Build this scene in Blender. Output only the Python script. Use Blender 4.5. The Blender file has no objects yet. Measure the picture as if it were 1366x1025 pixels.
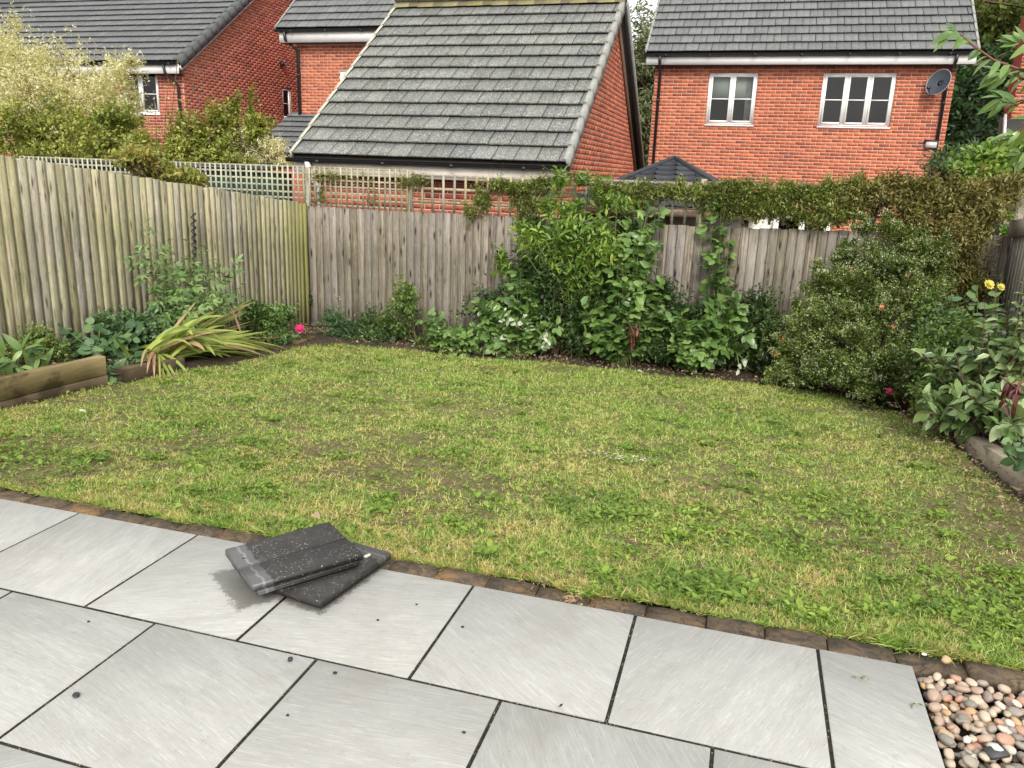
import bpy, math, random
import numpy as np
from mathutils import Vector, Matrix

# ------------------------------------------------------------------ camera
scene = bpy.context.scene
CAM_LOC = np.array([0.0, 0.0, 1.4881])
CF = np.array([-0.26710388, 0.92813347, -0.25927548])
CR = np.array([0.95785566, 0.28520812, 0.03418851])
CU = np.array([-0.10567898, 0.23921660, 0.96519810])
FPX = 1051.2
cam_d = bpy.data.cameras.new("camera"); cam = bpy.data.objects.new("camera", cam_d)
scene.collection.objects.link(cam)
cam_d.sensor_width = 36.0; cam_d.lens = 36.0 * FPX / 1366.0
cam_d.clip_start = 0.05; cam_d.clip_end = 600
m = Matrix(((CR[0], CU[0], -CF[0], 0), (CR[1], CU[1], -CF[1], 0), (CR[2], CU[2], -CF[2], CAM_LOC[2]), (0, 0, 0, 1)))
cam.matrix_world = m
scene.camera = cam

# ------------------------------------------------------------------ light
SUN_EL, SUN_AZ = math.radians(38), math.radians(163)      # azimuth clockwise from +Y (sun behind and to the right)
world = bpy.data.worlds.new("World"); scene.world = world; world.use_nodes = True
wn = world.node_tree.nodes; wl = world.node_tree.links; wn.clear()
sky = wn.new("ShaderNodeTexSky"); sky.sky_type = 'NISHITA'; sky.sun_disc = False
sky.sun_elevation = SUN_EL; sky.sun_rotation = SUN_AZ; sky.air_density = 1.0; sky.dust_density = 6.0; sky.ozone_density = 1.0
hsv = wn.new("ShaderNodeHueSaturation"); hsv.inputs['Saturation'].default_value = 0.18; hsv.inputs['Value'].default_value = 1.0
mixw = wn.new("ShaderNodeMix"); mixw.data_type = 'RGBA'; mixw.inputs[0].default_value = 0.55
mixw.inputs[7].default_value = (9.4, 9.5, 9.6, 1)
bg = wn.new("ShaderNodeBackground"); bg.inputs['Strength'].default_value = 0.13
wo = wn.new("ShaderNodeOutputWorld")
wl.new(sky.outputs[0], hsv.inputs['Color']); wl.new(hsv.outputs[0], mixw.inputs[6]); wl.new(mixw.outputs[2], bg.inputs[0]); wl.new(bg.outputs[0], wo.inputs[0])
sun_d = bpy.data.lights.new("sun", 'SUN'); sun_d.energy = 1.5; sun_d.angle = math.radians(15); sun_d.color = (1.0, 0.95, 0.87)
sun = bpy.data.objects.new("sun", sun_d); scene.collection.objects.link(sun)
sd = Vector((math.sin(SUN_AZ) * math.cos(SUN_EL), math.cos(SUN_AZ) * math.cos(SUN_EL), math.sin(SUN_EL)))
sun.rotation_euler = sd.to_track_quat('Z', 'Y').to_euler(); sun.location = sd * 30
vs = scene.view_settings
vs.view_transform = 'Standard'; vs.look = 'None'; vs.gamma = 1; vs.use_curve_mapping = False; vs.exposure = 0.66

# ------------------------------------------------------------------ helpers
RNG = np.random.default_rng(7); random.seed(7)
COL = scene.collection
LOC = {}          # world location of unrotated parent objects

def pray(px, py): return CF * FPX + CR * (px - 683) - CU * (py - 512.5)
def at(px, py, Y): d = pray(px, py); return CAM_LOC + d * (Y / d[1])
def atx(px, py, X): d = pray(px, py); return CAM_LOC + d * (X / d[0])
def proj(P):
    d = np.asarray(P, float) - CAM_LOC; z = d @ CF
    return 683 + FPX * (d @ CR) / z, 512.5 - FPX * (d @ CU) / z, z
def ppm(P): return (np.asarray(P) - CAM_LOC) @ CF / FPX      # metres per photo pixel at P

def gz(x, y):
    """height of the sloping garden"""
    x = np.asarray(x, float); y = np.asarray(y, float)
    z = -0.10 * (y - 2.7)
    z = np.where(y < 2.7, -0.02 + 0 * y, np.minimum(z, 0) - 0.02)
    z = np.where(y > 9.5, np.maximum(z - 0.2 * np.clip(y - 9.5, 0, 1), -1.0), z)
    return np.maximum(z, -1.0)

def setp(o, label=None, cat=None, group=None, kind=None):
    if label: o['label'] = label
    if cat: o['category'] = cat
    if group: o['group'] = group
    if kind: o['kind'] = kind
    return o

def link(o, parent=None):
    COL.objects.link(o)
    if parent is not None: o.parent = parent
    return o

def thing(name, loc, label=None, cat=None, group=None, kind=None):
    o = bpy.data.objects.new(name, None); link(o)
    o.empty_display_size = 0.2
    o.location = tuple(float(v) for v in loc); LOC[o.name] = np.array(loc, float)
    return setp(o, label, cat, group, kind)

def np_mesh(name, V, polys, mat=None, smooth=False):
    """polys: list of (n,k) int arrays"""
    me = bpy.data.meshes.new(name)
    V = np.asarray(V, np.float32); me.vertices.add(len(V)); me.vertices.foreach_set('co', V.ravel())
    polys = [np.asarray(p, np.int32) for p in polys if len(p)]
    loops = np.concatenate([p.ravel() for p in polys]); tot = np.concatenate([np.full(len(p), p.shape[1], np.int32) for p in polys])
    st = np.concatenate([[0], np.cumsum(tot)[:-1]]).astype(np.int32)
    me.loops.add(len(loops)); me.loops.foreach_set('vertex_index', loops)
    me.polygons.add(len(tot)); me.polygons.foreach_set('loop_start', st); me.polygons.foreach_set('loop_total', tot)
    if smooth: me.polygons.foreach_set('use_smooth', np.ones(len(tot), bool))
    me.update(calc_edges=True)
    if mat: me.materials.append(mat)
    return me

def off(parent): return LOC.get(parent.name, np.zeros(3)) if parent is not None else np.zeros(3)

def mobj(name, V, polys, mat, parent=None, smooth=False, origin=None, **kw):
    """mesh object from world-space verts; origin = world origin of object (default: parent's)"""
    o0 = off(parent); org = np.asarray(origin, float) if origin is not None else o0
    me = np_mesh(name, np.asarray(V, float) - org, polys, mat, smooth)
    o = bpy.data.objects.new(name, me); link(o, parent); o.location = tuple(org - o0)
    LOC[o.name] = org
    return setp(o, **kw)

def inst(name, me, parent, M, **kw):
    """object sharing mesh me placed with world matrix M (4x4)"""
    o = bpy.data.objects.new(name, me); link(o, parent)
    M = Matrix(M) if not isinstance(M, Matrix) else M.copy()
    o0 = off(parent); M.translation = M.translation - Vector(o0)
    o.matrix_basis = M
    return setp(o, **kw)

def mat4(o, x, y, z, s=1.0):
    M = np.eye(4); M[:3, 0] = np.array(x) * s; M[:3, 1] = np.array(y) * s; M[:3, 2] = np.array(z) * s; M[:3, 3] = o
    return Matrix(M.tolist())

class MB:
    def __init__(s): s.V = []; s.P = {3: [], 4: []}; s.n = 0
    def add(s, V, F):
        for f in F:
            s.P.setdefault(len(f), []).append([i + s.n for i in f])
        s.V.extend([list(map(float, v)) for v in V]); s.n += len(V)
    def box(s, a, b):
        x0, y0, z0 = a; x1, y1, z1 = b
        s.frame((0, 0, 0), (1, 0, 0), (0, 1, 0), (0, 0, 1), (x0, x1), (y0, y1), (z0, z1))
    def frame(s, O, u, v, w, U, Vv, W):
        O, u, v, w = map(lambda q: np.array(q, float), (O, u, v, w))
        pts = [O + u * a + v * b + w * c for a in U for b in Vv for c in W]
        F = [(0, 1, 3, 2), (4, 6, 7, 5), (0, 4, 5, 1), (2, 3, 7, 6), (0, 2, 6, 4), (1, 5, 7, 3)]
        if np.dot(np.cross(u, v), w) < 0: F = [f[::-1] for f in F]
        s.add(pts, F)
    def tube(s, pts, r, n=6, cap=True):
        pts = [np.array(p, float) for p in pts]; k = len(pts)
        rr = r if hasattr(r, '__len__') else [r] * k
        V = []; t0 = None
        for i, p in enumerate(pts):
            t = pts[min(i + 1, k - 1)] - pts[max(i - 1, 0)]; t /= np.linalg.norm(t) + 1e-9
            if t0 is None:
                a = np.array([0, 0, 1.0]) if abs(t[2]) < .9 else np.array([1.0, 0, 0])
                s1 = np.cross(t, a)
            else: s1 = s1 - t * (s1 @ t)
            s1 /= np.linalg.norm(s1) + 1e-9; s2 = np.cross(t, s1); t0 = t
            for j in range(n):
                a = 2 * math.pi * j / n; V.append(p + rr[i] * (math.cos(a) * s1 + math.sin(a) * s2))
        F = [(i * n + j, i * n + (j + 1) % n, (i + 1) * n + (j + 1) % n, (i + 1) * n + j) for i in range(k - 1) for j in range(n)]
        if cap: F += [tuple(range(n))[::-1], tuple((k - 1) * n + j for j in range(n))]
        s.add(V, F)
    def obj(s, name, mat, parent=None, smooth=False, **kw):
        return mobj(name, np.array(s.V), [np.array(p) for p in s.P.values() if p], mat, parent, smooth, **kw)
    def mesh(s, name, mat, smooth=False):
        return np_mesh(name, np.array(s.V), [np.array(p) for p in s.P.values() if p], mat, smooth)

# ------------------------------------------------------------------ materials
class NT:
    def __init__(s, name):
        s.m = bpy.data.materials.new(name); s.m.use_nodes = True; s.t = s.m.node_tree; s.t.nodes.clear()
        s.out = s.t.nodes.new('ShaderNodeOutputMaterial')
    def n(s, typ, ins=None, **props):
        nd = s.t.nodes.new(typ)
        for k, v in props.items(): setattr(nd, k, v)
        for k, v in (ins or {}).items(): s.set(nd.inputs[k], v)
        return nd
    def set(s, sock, v):
        if hasattr(v, 'is_linked'): s.t.links.new(v, sock)
        else: sock.default_value = v
    def noise(s, vec, scale, detail=4, rough=.6, dist=0):
        return s.n('ShaderNodeTexNoise', {'Vector': vec, 'Scale': scale, 'Detail': detail, 'Roughness': rough, 'Distortion': dist}).outputs['Fac']
    def ramp(s, fac, stops, interp='LINEAR'):
        r = s.n('ShaderNodeValToRGB', {'Fac': fac}); e = r.color_ramp.elements; r.color_ramp.interpolation = interp
        while len(e) < len(stops): e.new(0.5)
        for i, (p, c) in enumerate(stops):
            e[i].position = p; e[i].color = (c, c, c, 1) if not hasattr(c, '__len__') else (*c, 1)
        return r.outputs['Color']
    def mix(s, fac, a, b, mode='MIX'):
        r = s.n('ShaderNodeMix', data_type='RGBA', blend_type=mode)
        s.set(r.inputs[0], fac); 
        s.set(r.inputs[6], (*a, 1) if isinstance(a, tuple) else a); s.set(r.inputs[7], (*b, 1) if isinstance(b, tuple) else b)
        return r.outputs[2]
    def math(s, op, a, b=0.0, c=None):
        r = s.n('ShaderNodeMath', operation=op); s.set(r.inputs[0], a); s.set(r.inputs[1], b)
        if c is not None: s.set(r.inputs[2], c)
        return r.outputs[0]
    def vmath(s, op, a, b=(0, 0, 0)):
        r = s.n('ShaderNodeVectorMath', operation=op); s.set(r.inputs[0], a)
        if op == 'SCALE': s.set(r.inputs['Scale'], b)
        else: s.set(r.inputs[1], b)
        return r.outputs[0]
    def obco(s): return s.n('ShaderNodeTexCoord').outputs['Object']
    def pos(s): return s.n('ShaderNodeNewGeometry').outputs['Position']
    def orand(s): return s.n('ShaderNodeObjectInfo').outputs['Random']
    def irand(s): return s.n('ShaderNodeNewGeometry').outputs['Random Per Island']
    def rand(s): return s.math('FRACT', s.math('ADD', s.orand(), s.irand()))
    def rvec(s, k=37.0):
        r = s.orand(); return s.n('ShaderNodeCombineXYZ', {0: s.math('MULTIPLY', r, k), 1: s.math('MULTIPLY', r, k * 1.7), 2: s.math('MULTIPLY', r, k * .6)}).outputs[0]
    def scl(s, v, sc): return s.n('ShaderNodeMapping', {'Vector': v, 'Scale': sc}).outputs[0]
    def bsdf(s, color, rough=.7, bump=None, bstr=.3, bdist=.01, spec=.5, **ins):
        b = s.n('ShaderNodeBsdfPrincipled'); s.set(b.inputs['Base Color'], (*color, 1) if isinstance(color, tuple) else color)
        s.set(b.inputs['Roughness'], rough); s.set(b.inputs['Specular IOR Level'], spec)
        for k, v in ins.items(): s.set(b.inputs[k.replace('_', ' ')], v)
        if bump is not None:
            bp = s.n('ShaderNodeBump', {'Height': bump, 'Strength': bstr, 'Distance': bdist}); s.t.links.new(bp.outputs[0], b.inputs['Normal'])
        s.b = b; s.t.links.new(b.outputs[0], s.out.inputs[0]); return s.m

def m_plain(name, c, rough=.6, spec=.5, var=.12, scale=6, **k):
    t = NT(name); nz = t.noise(t.obco(), scale, 5)
    col = t.mix(t.ramp(nz, [(.3, 0), (.7, 1)]), tuple(v * (1 - var) for v in c), tuple(min(1, v * (1 + var)) for v in c))
    return t.bsdf(col, rough, nz, .12, .005, spec, **k)

def m_brick(name, a, b, dark, mott=.5):
    t = NT(name); r = t.rand(); nz = t.noise(t.vmath('ADD', t.pos(), t.rvec(3)), 26, 5, .65)
    big = t.noise(t.pos(), .55, 3)
    c = t.ramp(r, [(0, dark), (.06, dark), (.14, tuple(x * .8 for x in a)), (.5, a), (.85, b), (1, tuple(x * 1.1 for x in b))])
    c = t.mix(t.math('MULTIPLY', t.ramp(nz, [(.35, 0), (.75, 1)]), mott), c, tuple(x * .5 for x in a))
    c = t.mix(t.math('MULTIPLY', t.ramp(big, [(.4, 0), (.7, 1)]), .22), c, tuple(x * 1.3 for x in b))
    return t.bsdf(c, .85, nz, .5, .006, .3)

BR_A, BR_B, BR_D = (.44, .112, .058), (.55, .160, .082), (.27, .078, .058)
M = {}
M['brick'] = m_brick('brick_red', BR_A, BR_B, BR_D)
M['brick2'] = m_brick('brick_dark', (.40, .100, .062), (.50, .140, .088), (.23, .068, .058))
def m_mortar():
    t = NT('mortar'); nz = t.noise(t.pos(), 60, 4); return t.bsdf(t.mix(nz, (.52, .34, .24), (.66, .47, .35)), .95, nz, .5, .004, .2)
M['mortar'] = m_mortar()
def m_tile(name, a, b, lich, moss=0.0, speck=.5):
    t = NT(name); p = t.vmath('ADD', t.obco(), t.rvec(11)); w = t.pos()
    c = t.mix(t.orand(), a, b)
    n1 = t.noise(p, 9, 6, .7); c = t.mix(t.ramp(n1, [(.3, 0), (.75, .55)]), c, tuple(x * .55 for x in a))
    n2 = t.noise(p, 48, 4, .75); n3 = t.noise(w, 1.6, 3)
    f = t.math('MULTIPLY', t.ramp(n2, [(.56 - .05 * speck, 0), (.62, 1)]), t.ramp(n3, [(.3, .35), (.7, 1)]))
    c = t.mix(t.math('MULTIPLY', f, speck), c, lich)
    n4 = t.noise(w, 3.2, 5, .7)
    if moss > 0: c = t.mix(t.math('MULTIPLY', t.ramp(n4, [(.35, 0), (.6, 1)]), moss), c, (.26, .23, .055))
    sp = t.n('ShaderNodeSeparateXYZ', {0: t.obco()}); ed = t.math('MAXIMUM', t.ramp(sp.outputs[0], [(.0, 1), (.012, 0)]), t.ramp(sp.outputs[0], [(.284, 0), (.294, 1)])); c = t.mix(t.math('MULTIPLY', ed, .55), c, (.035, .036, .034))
    return t.bsdf(c, .8, n2, .35, .004, .35)
M['tile_g'] = m_tile('roof_tile_weathered', (.112, .115, .113), (.185, .19, .185), (.56, .57, .54), 0.10, .9)
M['tile_gm'] = m_tile('roof_tile_mossy', (.12, .115, .09), (.17, .16, .11), (.5, .48, .34), 0.55, .8)
M['ridge_m'] = m_tile('ridge_tile_mossy', (.30, .26, .17), (.38, .33, .20), (.55, .50, .36), 0.55, .7)
M['tile_h'] = m_tile('roof_tile_grey', (.125, .128, .130), (.175, .178, .178), (.36, .36, .35), 0.03, .7)
M['tile_h2'] = m_tile('roof_tile_slate', (.125, .13, .13), (.16, .165, .165), (.30, .30, .29), 0.0, .35)
M['verge'] = m_plain('verge_cap_grey', (.30, .30, .27), .7, .4, .2, 12)
M['verge_pale'] = m_plain('verge_cap_pale', (.50, .48, .38), .75, .3, .25, 14)
M['verge_dark'] = m_plain('verge_cap_dark', (.10, .105, .10), .75, .3, .2, 14)
M['white'] = m_plain('white_upvc', (.84, .83, .80), .35, .5, .06, 3)
M['whited'] = m_plain('weathered_white_board', (.72, .66, .57), .55, .4, .12, 5)
M['black'] = m_plain('black_plastic', (.018, .019, .022), .35, .5, .2, 8)
M['barge'] = m_plain('brown_barge_board', (.20, .13, .09), .7, .3, .25, 9)
M['lead'] = m_plain('lead_flashing', (.30, .32, .34), .5, .5, .15, 5)
M['dark'] = m_plain('dark_room', (.035, .028, .024), .9, .2)
M['blind'] = m_plain('pale_blind', (.62, .64, .58), .8, .3, .04)
M['curtain'] = m_plain('grey_curtain', (.35, .34, .33), .9, .2, .3, 8)
def m_glass():
    t = NT('window_glass'); tr = t.n('ShaderNodeBsdfTransparent', {'Color': (.70, .74, .72, 1)}); gl = t.n('ShaderNodeBsdfGlossy', {'Color': (1, 1, 1, 1), 'Roughness': .02})
    fr = t.n('ShaderNodeFresnel', {'IOR': 1.5}); nz = t.noise(t.pos(), 1.3, 2)
    bp = t.n('ShaderNodeBump', {'Height': nz, 'Strength': .08, 'Distance': .05}); t.t.links.new(bp.outputs[0], gl.inputs['Normal']); 
    f = t.math('MULTIPLY', fr.outputs[0], .85)
    mx = t.n('ShaderNodeMixShader', {0: f}); t.t.links.new(tr.outputs[0], mx.inputs[1]); t.t.links.new(gl.outputs[0], mx.inputs[2]); t.t.links.new(mx.outputs[0], t.out.inputs[0]); return t.m
M['glass'] = m_glass()

def m_wood(name, a, b, green, gamt, dirt, knot=.6, zs=.7, gpos=None, edge=None, lilac=(.34, .31, .29)):
    t = NT(name); p = t.vmath('ADD', t.obco(), t.rvec(29)); w = t.pos(); r = t.orand()
    g1 = t.noise(t.scl(p, (60, 60, zs * 1.6)), 1.0, 7, .74, .15); g2 = t.noise(t.scl(p, (150, 150, 3)), 1.0, 5, .75, .1)
    c = t.mix(t.ramp(g1, [(.38, 0), (.62, 1)]), a, b)
    lf = t.ramp(t.math('FRACT', t.math('MULTIPLY', r, 17.3)), [(.25, 0), (.8, .75)]); c = t.mix(lf, c, t.mix(g1, tuple(x * .62 for x in lilac), lilac))
    c = t.mix(t.math('MULTIPLY', t.ramp(g2, [(.52, 0), (.66, 1)]), .55), c, tuple(x * .38 for x in a))
    c = t.n('ShaderNodeHueSaturation', {'Hue': .5, 'Saturation': 1.0, 'Value': t.n('ShaderNodeMapRange', {0: r, 3: .78, 4: 1.42}).outputs[0], 'Fac': 1.0, 'Color': c}).outputs[0]
    n3 = t.noise(w, .9, 4, .6); n4 = t.noise(t.scl(p, (12, 12, .9)), 1.0, 5, .7)
    gf = t.math('MULTIPLY', t.ramp(t.math('ADD', t.math('MULTIPLY', n3, .45), t.math('MULTIPLY', n4, .55)), [(.42, 0), (.58, 1)]), gamt)
    c = t.mix(gf, c, green)
    n7 = t.noise(t.scl(p, (34, 34, 6)), 1.0, 7, .8, .2); c = t.mix(t.math('MULTIPLY', t.ramp(n7, [(.54, 0), (.62, 1)]), .42), c, tuple(min(.7, x * 1.45) for x in b)); c = t.mix(t.math('MULTIPLY', t.ramp(n7, [(.36, 1), (.44, 0)]), .55), c, tuple(x * .45 for x in a))
    v = t.n('ShaderNodeTexVoronoi', {'Vector': t.scl(p, (15, 15, 3.4)), 'Scale': 1.0}).outputs['Distance']
    c = t.mix(t.math('MULTIPLY', t.ramp(v, [(.15, .8), (.26, 0)]), knot), c, tuple(x * .55 for x in a)); kf = t.math('MULTIPLY', t.ramp(v, [(.085, 1), (.12, 0)]), knot); c = t.mix(kf, c, (.02, .014, .010))
    n5 = t.noise(t.scl(w, (5, 5, 1.2)), 1.0, 5, .7); c = t.mix(t.math('MULTIPLY', t.ramp(n5, [(.5, 0), (.72, 1)]), dirt), c, (.06, .05, .04))
    if edge:      # shade of the overlap step painted dark along both board edges
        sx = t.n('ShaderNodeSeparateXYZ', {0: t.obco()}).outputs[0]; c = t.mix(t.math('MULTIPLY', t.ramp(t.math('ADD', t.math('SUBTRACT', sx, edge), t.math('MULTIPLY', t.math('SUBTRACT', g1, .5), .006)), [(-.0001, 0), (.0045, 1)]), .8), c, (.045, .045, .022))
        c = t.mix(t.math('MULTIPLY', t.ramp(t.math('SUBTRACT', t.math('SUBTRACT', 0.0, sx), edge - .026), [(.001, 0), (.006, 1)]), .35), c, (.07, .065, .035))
    if gpos is not None:   # thick algae on the last boards in the corner
        sep = t.n('ShaderNodeSeparateXYZ', {0: w}); f = t.n('ShaderNodeMapRange', {0: sep.outputs[1], 1: gpos[0], 2: gpos[1], 3: 0., 4: .75}).outputs[0]
        c = t.mix(f, c, t.mix(n4, (.16, .17, .035), (.34, .32, .09)))
    return t.bsdf(c, .88, t.math('ADD', g2, g1), .25, .003, .2)
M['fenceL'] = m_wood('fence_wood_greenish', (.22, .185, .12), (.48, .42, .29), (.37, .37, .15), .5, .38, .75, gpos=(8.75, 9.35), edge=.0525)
M['plank'] = m_wood('plank_wood_pale', (.34, .30, .24), (.62, .57, .49), (.24, .22, .12), .2, .2, .9)
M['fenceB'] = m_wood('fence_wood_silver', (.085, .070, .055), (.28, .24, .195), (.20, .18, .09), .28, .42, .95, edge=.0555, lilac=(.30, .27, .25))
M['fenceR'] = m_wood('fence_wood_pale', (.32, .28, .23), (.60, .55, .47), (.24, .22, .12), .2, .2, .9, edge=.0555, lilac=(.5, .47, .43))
M['trel'] = m_wood('trellis_wood', (.29, .24, .15), (.44, .38, .25), (.36, .34, .17), .5, .3, .2, 4)
M['trelL'] = m_wood('trellis_wood_pale', (.25, .24, .16), (.42, .40, .27), (.42, .44, .28), .5, .2, .1, 4)
M['trelB'] = m_wood('trellis_wood_brown', (.16, .125, .09), (.27, .22, .16), (.2, .19, .1), .3, .4, .2, 4)
def m_sleeper(name, a, b):
    t = NT(name); p = t.obco(); g1 = t.noise(t.scl(p, (9, 1.0, 16)), 1.0, 6, .65, .5); n = t.noise(t.scl(p, (3, 2.2, 5)), 1.3, 4, .6)
    c = t.mix(t.ramp(g1, [(.3, 0), (.7, 1)]), a, b); c = t.mix(t.ramp(n, [(.50, 0), (.60, .75)]), c, tuple(x * .35 for x in a))
    return t.bsdf(c, .85, g1, .5, .006, .25)
M['sleeper'] = m_sleeper('sleeper_timber', (.17, .125, .055), (.28, .22, .105))
M['sleeper_d'] = m_sleeper('sleeper_timber_dark', (.09, .062, .038), (.15, .11, .065))
M['sleeper_r'] = m_sleeper('sleeper_timber_grey', (.30, .25, .18), (.42, .36, .27))

def m_slab():
    t = NT('patio_porcelain'); r = t.orand(); oc = t.obco()
    rot = t.n('ShaderNodeVectorRotate', {'Vector': oc, 'Angle': t.math('MULTIPLY', t.math('FRACT', t.math('MULTIPLY', r, 7.3)), 3.1)}, rotation_type='Z_AXIS').outputs[0]
    p = t.vmath('ADD', rot, t.rvec(23))
    s1 = t.noise(t.scl(p, (3.4, 15, 1)), 1.0, 9, .74, .7); s2 = t.noise(t.scl(p, (7, 110, 1)), 1.0, 6, .72, .35); s3 = t.noise(p, 2.4, 6, .65, .5); s4 = t.noise(p, 160, 3, .7); s5 = t.noise(t.scl(p, (14, 240, 1)), 1.0, 5, .75, .25); s6 = t.noise(p, 34, 6, .8)
    w0 = t.pos()
    c = t.mix(t.ramp(s1, [(.30, 0), (.70, 1)]), (.30, .298, .274), (.405, .401, .372))
    c = t.mix(t.math('MULTIPLY', t.ramp(s2, [(.54, 0), (.62, 1)]), .24), c, (.60, .595, .565))
    c = t.mix(t.math('MULTIPLY', t.ramp(s3, [(.42, 0), (.66, 1)]), .5), c, (.29, .29, .268))
    c = t.mix(t.math('MULTIPLY', t.ramp(s4, [(.60, 0), (.72, 1)]), .25), c, (.25, .245, .23))
    c = t.mix(t.math('MULTIPLY', t.ramp(s5, [(.57, 0), (.61, 1)]), .25), c, (.72, .715, .68)); c = t.mix(t.math('MULTIPLY', t.ramp(s5, [(.38, 1), (.46, 0)]), .3), c, (.25, .245, .22)); c = t.mix(t.math('MULTIPLY', t.ramp(s6, [(.34, 1), (.42, 0)]), .35), c, (.20, .195, .165)); s8 = t.noise(w0, 1.7, 6, .7, .8); c = t.mix(t.math('MULTIPLY', t.ramp(s8, [(.52, 0), (.66, 1)]), .28), c, (.25, .235, .19)); s9 = t.n('ShaderNodeTexVoronoi', {'Vector': w0, 'Scale': 34.0}).outputs['Distance']; c = t.mix(t.math('MULTIPLY', t.ramp(s9, [(.045, 1), (.075, 0)]), .55), c, (.10, .09, .07))
    c = t.mix(t.math('MULTIPLY', t.math('FRACT', t.math('MULTIPLY', r, 31.7)), .16), c, (.30, .285, .255))
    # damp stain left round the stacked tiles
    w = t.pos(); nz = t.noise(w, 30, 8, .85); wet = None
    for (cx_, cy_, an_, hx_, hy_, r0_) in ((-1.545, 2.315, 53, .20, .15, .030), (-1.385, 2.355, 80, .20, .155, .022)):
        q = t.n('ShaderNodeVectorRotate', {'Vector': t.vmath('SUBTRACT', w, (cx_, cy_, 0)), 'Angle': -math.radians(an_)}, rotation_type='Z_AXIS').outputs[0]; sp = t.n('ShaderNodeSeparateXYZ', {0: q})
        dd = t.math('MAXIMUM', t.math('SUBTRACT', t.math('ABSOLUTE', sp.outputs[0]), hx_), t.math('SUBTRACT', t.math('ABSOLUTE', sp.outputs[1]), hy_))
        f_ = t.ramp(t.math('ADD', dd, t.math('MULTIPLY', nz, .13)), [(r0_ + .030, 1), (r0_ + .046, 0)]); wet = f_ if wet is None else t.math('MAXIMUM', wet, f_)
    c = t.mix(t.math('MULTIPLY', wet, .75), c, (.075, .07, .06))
    return t.bsdf(c, t.math('SUBTRACT', .62, t.math('MULTIPLY', wet, .3)), t.math('ADD', t.math('ADD', s2, s5), s6), .12, .003, .35)
M['slab'] = m_slab()
M['grout'] = m_plain('dark_joint_sand', (.035, .033, .028), .9, .2, .4, 60)
def m_edging():
    t = NT('edging_sett'); p = t.vmath('ADD', t.obco(), t.rvec(17)); n = t.noise(p, 14, 6, .7, .8); n2 = t.noise(t.pos(), 3.1, 4, .6); n3 = t.noise(p, 60, 4, .7)
    c = t.mix(t.ramp(n, [(.35, 0), (.65, 1)]), (.035, .027, .020), (.14, .095, .052))
    c = t.mix(t.math('MULTIPLY', t.ramp(t.math('ADD', t.math('MULTIPLY', n2, .6), t.math('MULTIPLY', t.orand(), .3)), [(.53, 0), (.63, 1)]), .7), c, (.28, .155, .05))
    c = t.mix(t.ramp(n3, [(.56, 0), (.68, .7)]), c, (.03, .026, .02))
    cr = t.n('ShaderNodeTexVoronoi', {'Vector': t.vmath('ADD', t.scl(p, (11, 16, 8)), t.vmath('SCALE', t.n('ShaderNodeCombineXYZ', {0: n, 1: n3, 2: 0.}).outputs[0], .9)), 'Scale': 1.0}, feature='DISTANCE_TO_EDGE').outputs['Distance']
    c = t.mix(t.math('MULTIPLY', t.ramp(cr, [(.01, .8), (.04, 0)]), t.ramp(n2, [(.38, 0), (.5, 1)])), c, (.015, .012, .01))
    return t.bsdf(c, .7, t.math('ADD', n3, n), .7, .008, .4)
M['edging'] = m_edging()
def m_soil():
    t = NT('soil'); n = t.noise(t.pos(), 4, 6, .7); n2 = t.noise(t.pos(), 45, 4, .7)
    c = t.mix(n, (.035, .026, .018), (.11, .08, .052)); c = t.mix(t.ramp(n2, [(.55, 0), (.7, .6)]), c, (.20, .155, .11))
    return t.bsdf(c, .95, t.math('ADD', n2, n), .9, .03, .2)
M['soil'] = m_soil()
def m_turf():
    t = NT('turf_thatch'); n = t.noise(t.pos(), 1.6, 5, .65); n2 = t.noise(t.pos(), 38, 5, .75)
    n3 = t.noise(t.pos(), 6.5, 5, .7); sy = t.n('ShaderNodeSeparateXYZ', {0: t.pos()}).outputs[1]
    c = t.mix(t.ramp(n, [(.35, 0), (.65, 1)]), (.11, .125, .035), (.19, .18, .07)); c = t.mix(t.math('MULTIPLY', t.ramp(n3, [(.45, 0), (.56, 1)]), t.n('ShaderNodeMapRange', {0: sy, 1: 3.0, 2: 5.5, 3: .85, 4: .15}).outputs[0]), c, (.135, .095, .055)); c = t.mix(t.ramp(n2, [(.45, 0), (.66, .75)]), c, (.38, .31, .18))
    return t.bsdf(c, .95, n2, 1.0, .03, .1)
M['turf'] = m_turf()

def leafmix(t, c, trans, rough, spec, bump=None):
    b = t.n('ShaderNodeBsdfPrincipled', {'Roughness': rough, 'Specular IOR Level': spec}); t.set(b.inputs['Base Color'], c)
    tr = t.n('ShaderNodeBsdfTranslucent'); t.set(tr.inputs['Color'], t.mix(.5, c, t.mix(1.0, c, (1.5, 1.35, .4), 'MULTIPLY')))
    mx = t.n('ShaderNodeMixShader', {0: trans}); t.t.links.new(b.outputs[0], mx.inputs[1]); t.t.links.new(tr.outputs[0], mx.inputs[2]); t.t.links.new(mx.outputs[0], t.out.inputs[0])
    return t.m
def m_leaf(name, cols, trans=.3, rough=.45, spec=.45, clump=1.6, back=None, stops=None):
    t = NT(name); r = t.rand(); k = len(cols)
    n = t.noise(t.pos(), clump, 3, .6)
    f = t.math('ADD', t.math('MULTIPLY', r, .62), t.math('MULTIPLY', t.ramp(n, [(.3, 0), (.7, 1)]), .38))
    st = stops or [i / (k - 1) for i in range(k)]
    c = t.ramp(f, list(zip(st, cols)))
    if back:
        g = t.n('ShaderNodeNewGeometry'); c = t.mix(g.outputs['Backfacing'], c, back)
    return leafmix(t, c, trans, rough, spec)
L = {}
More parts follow.
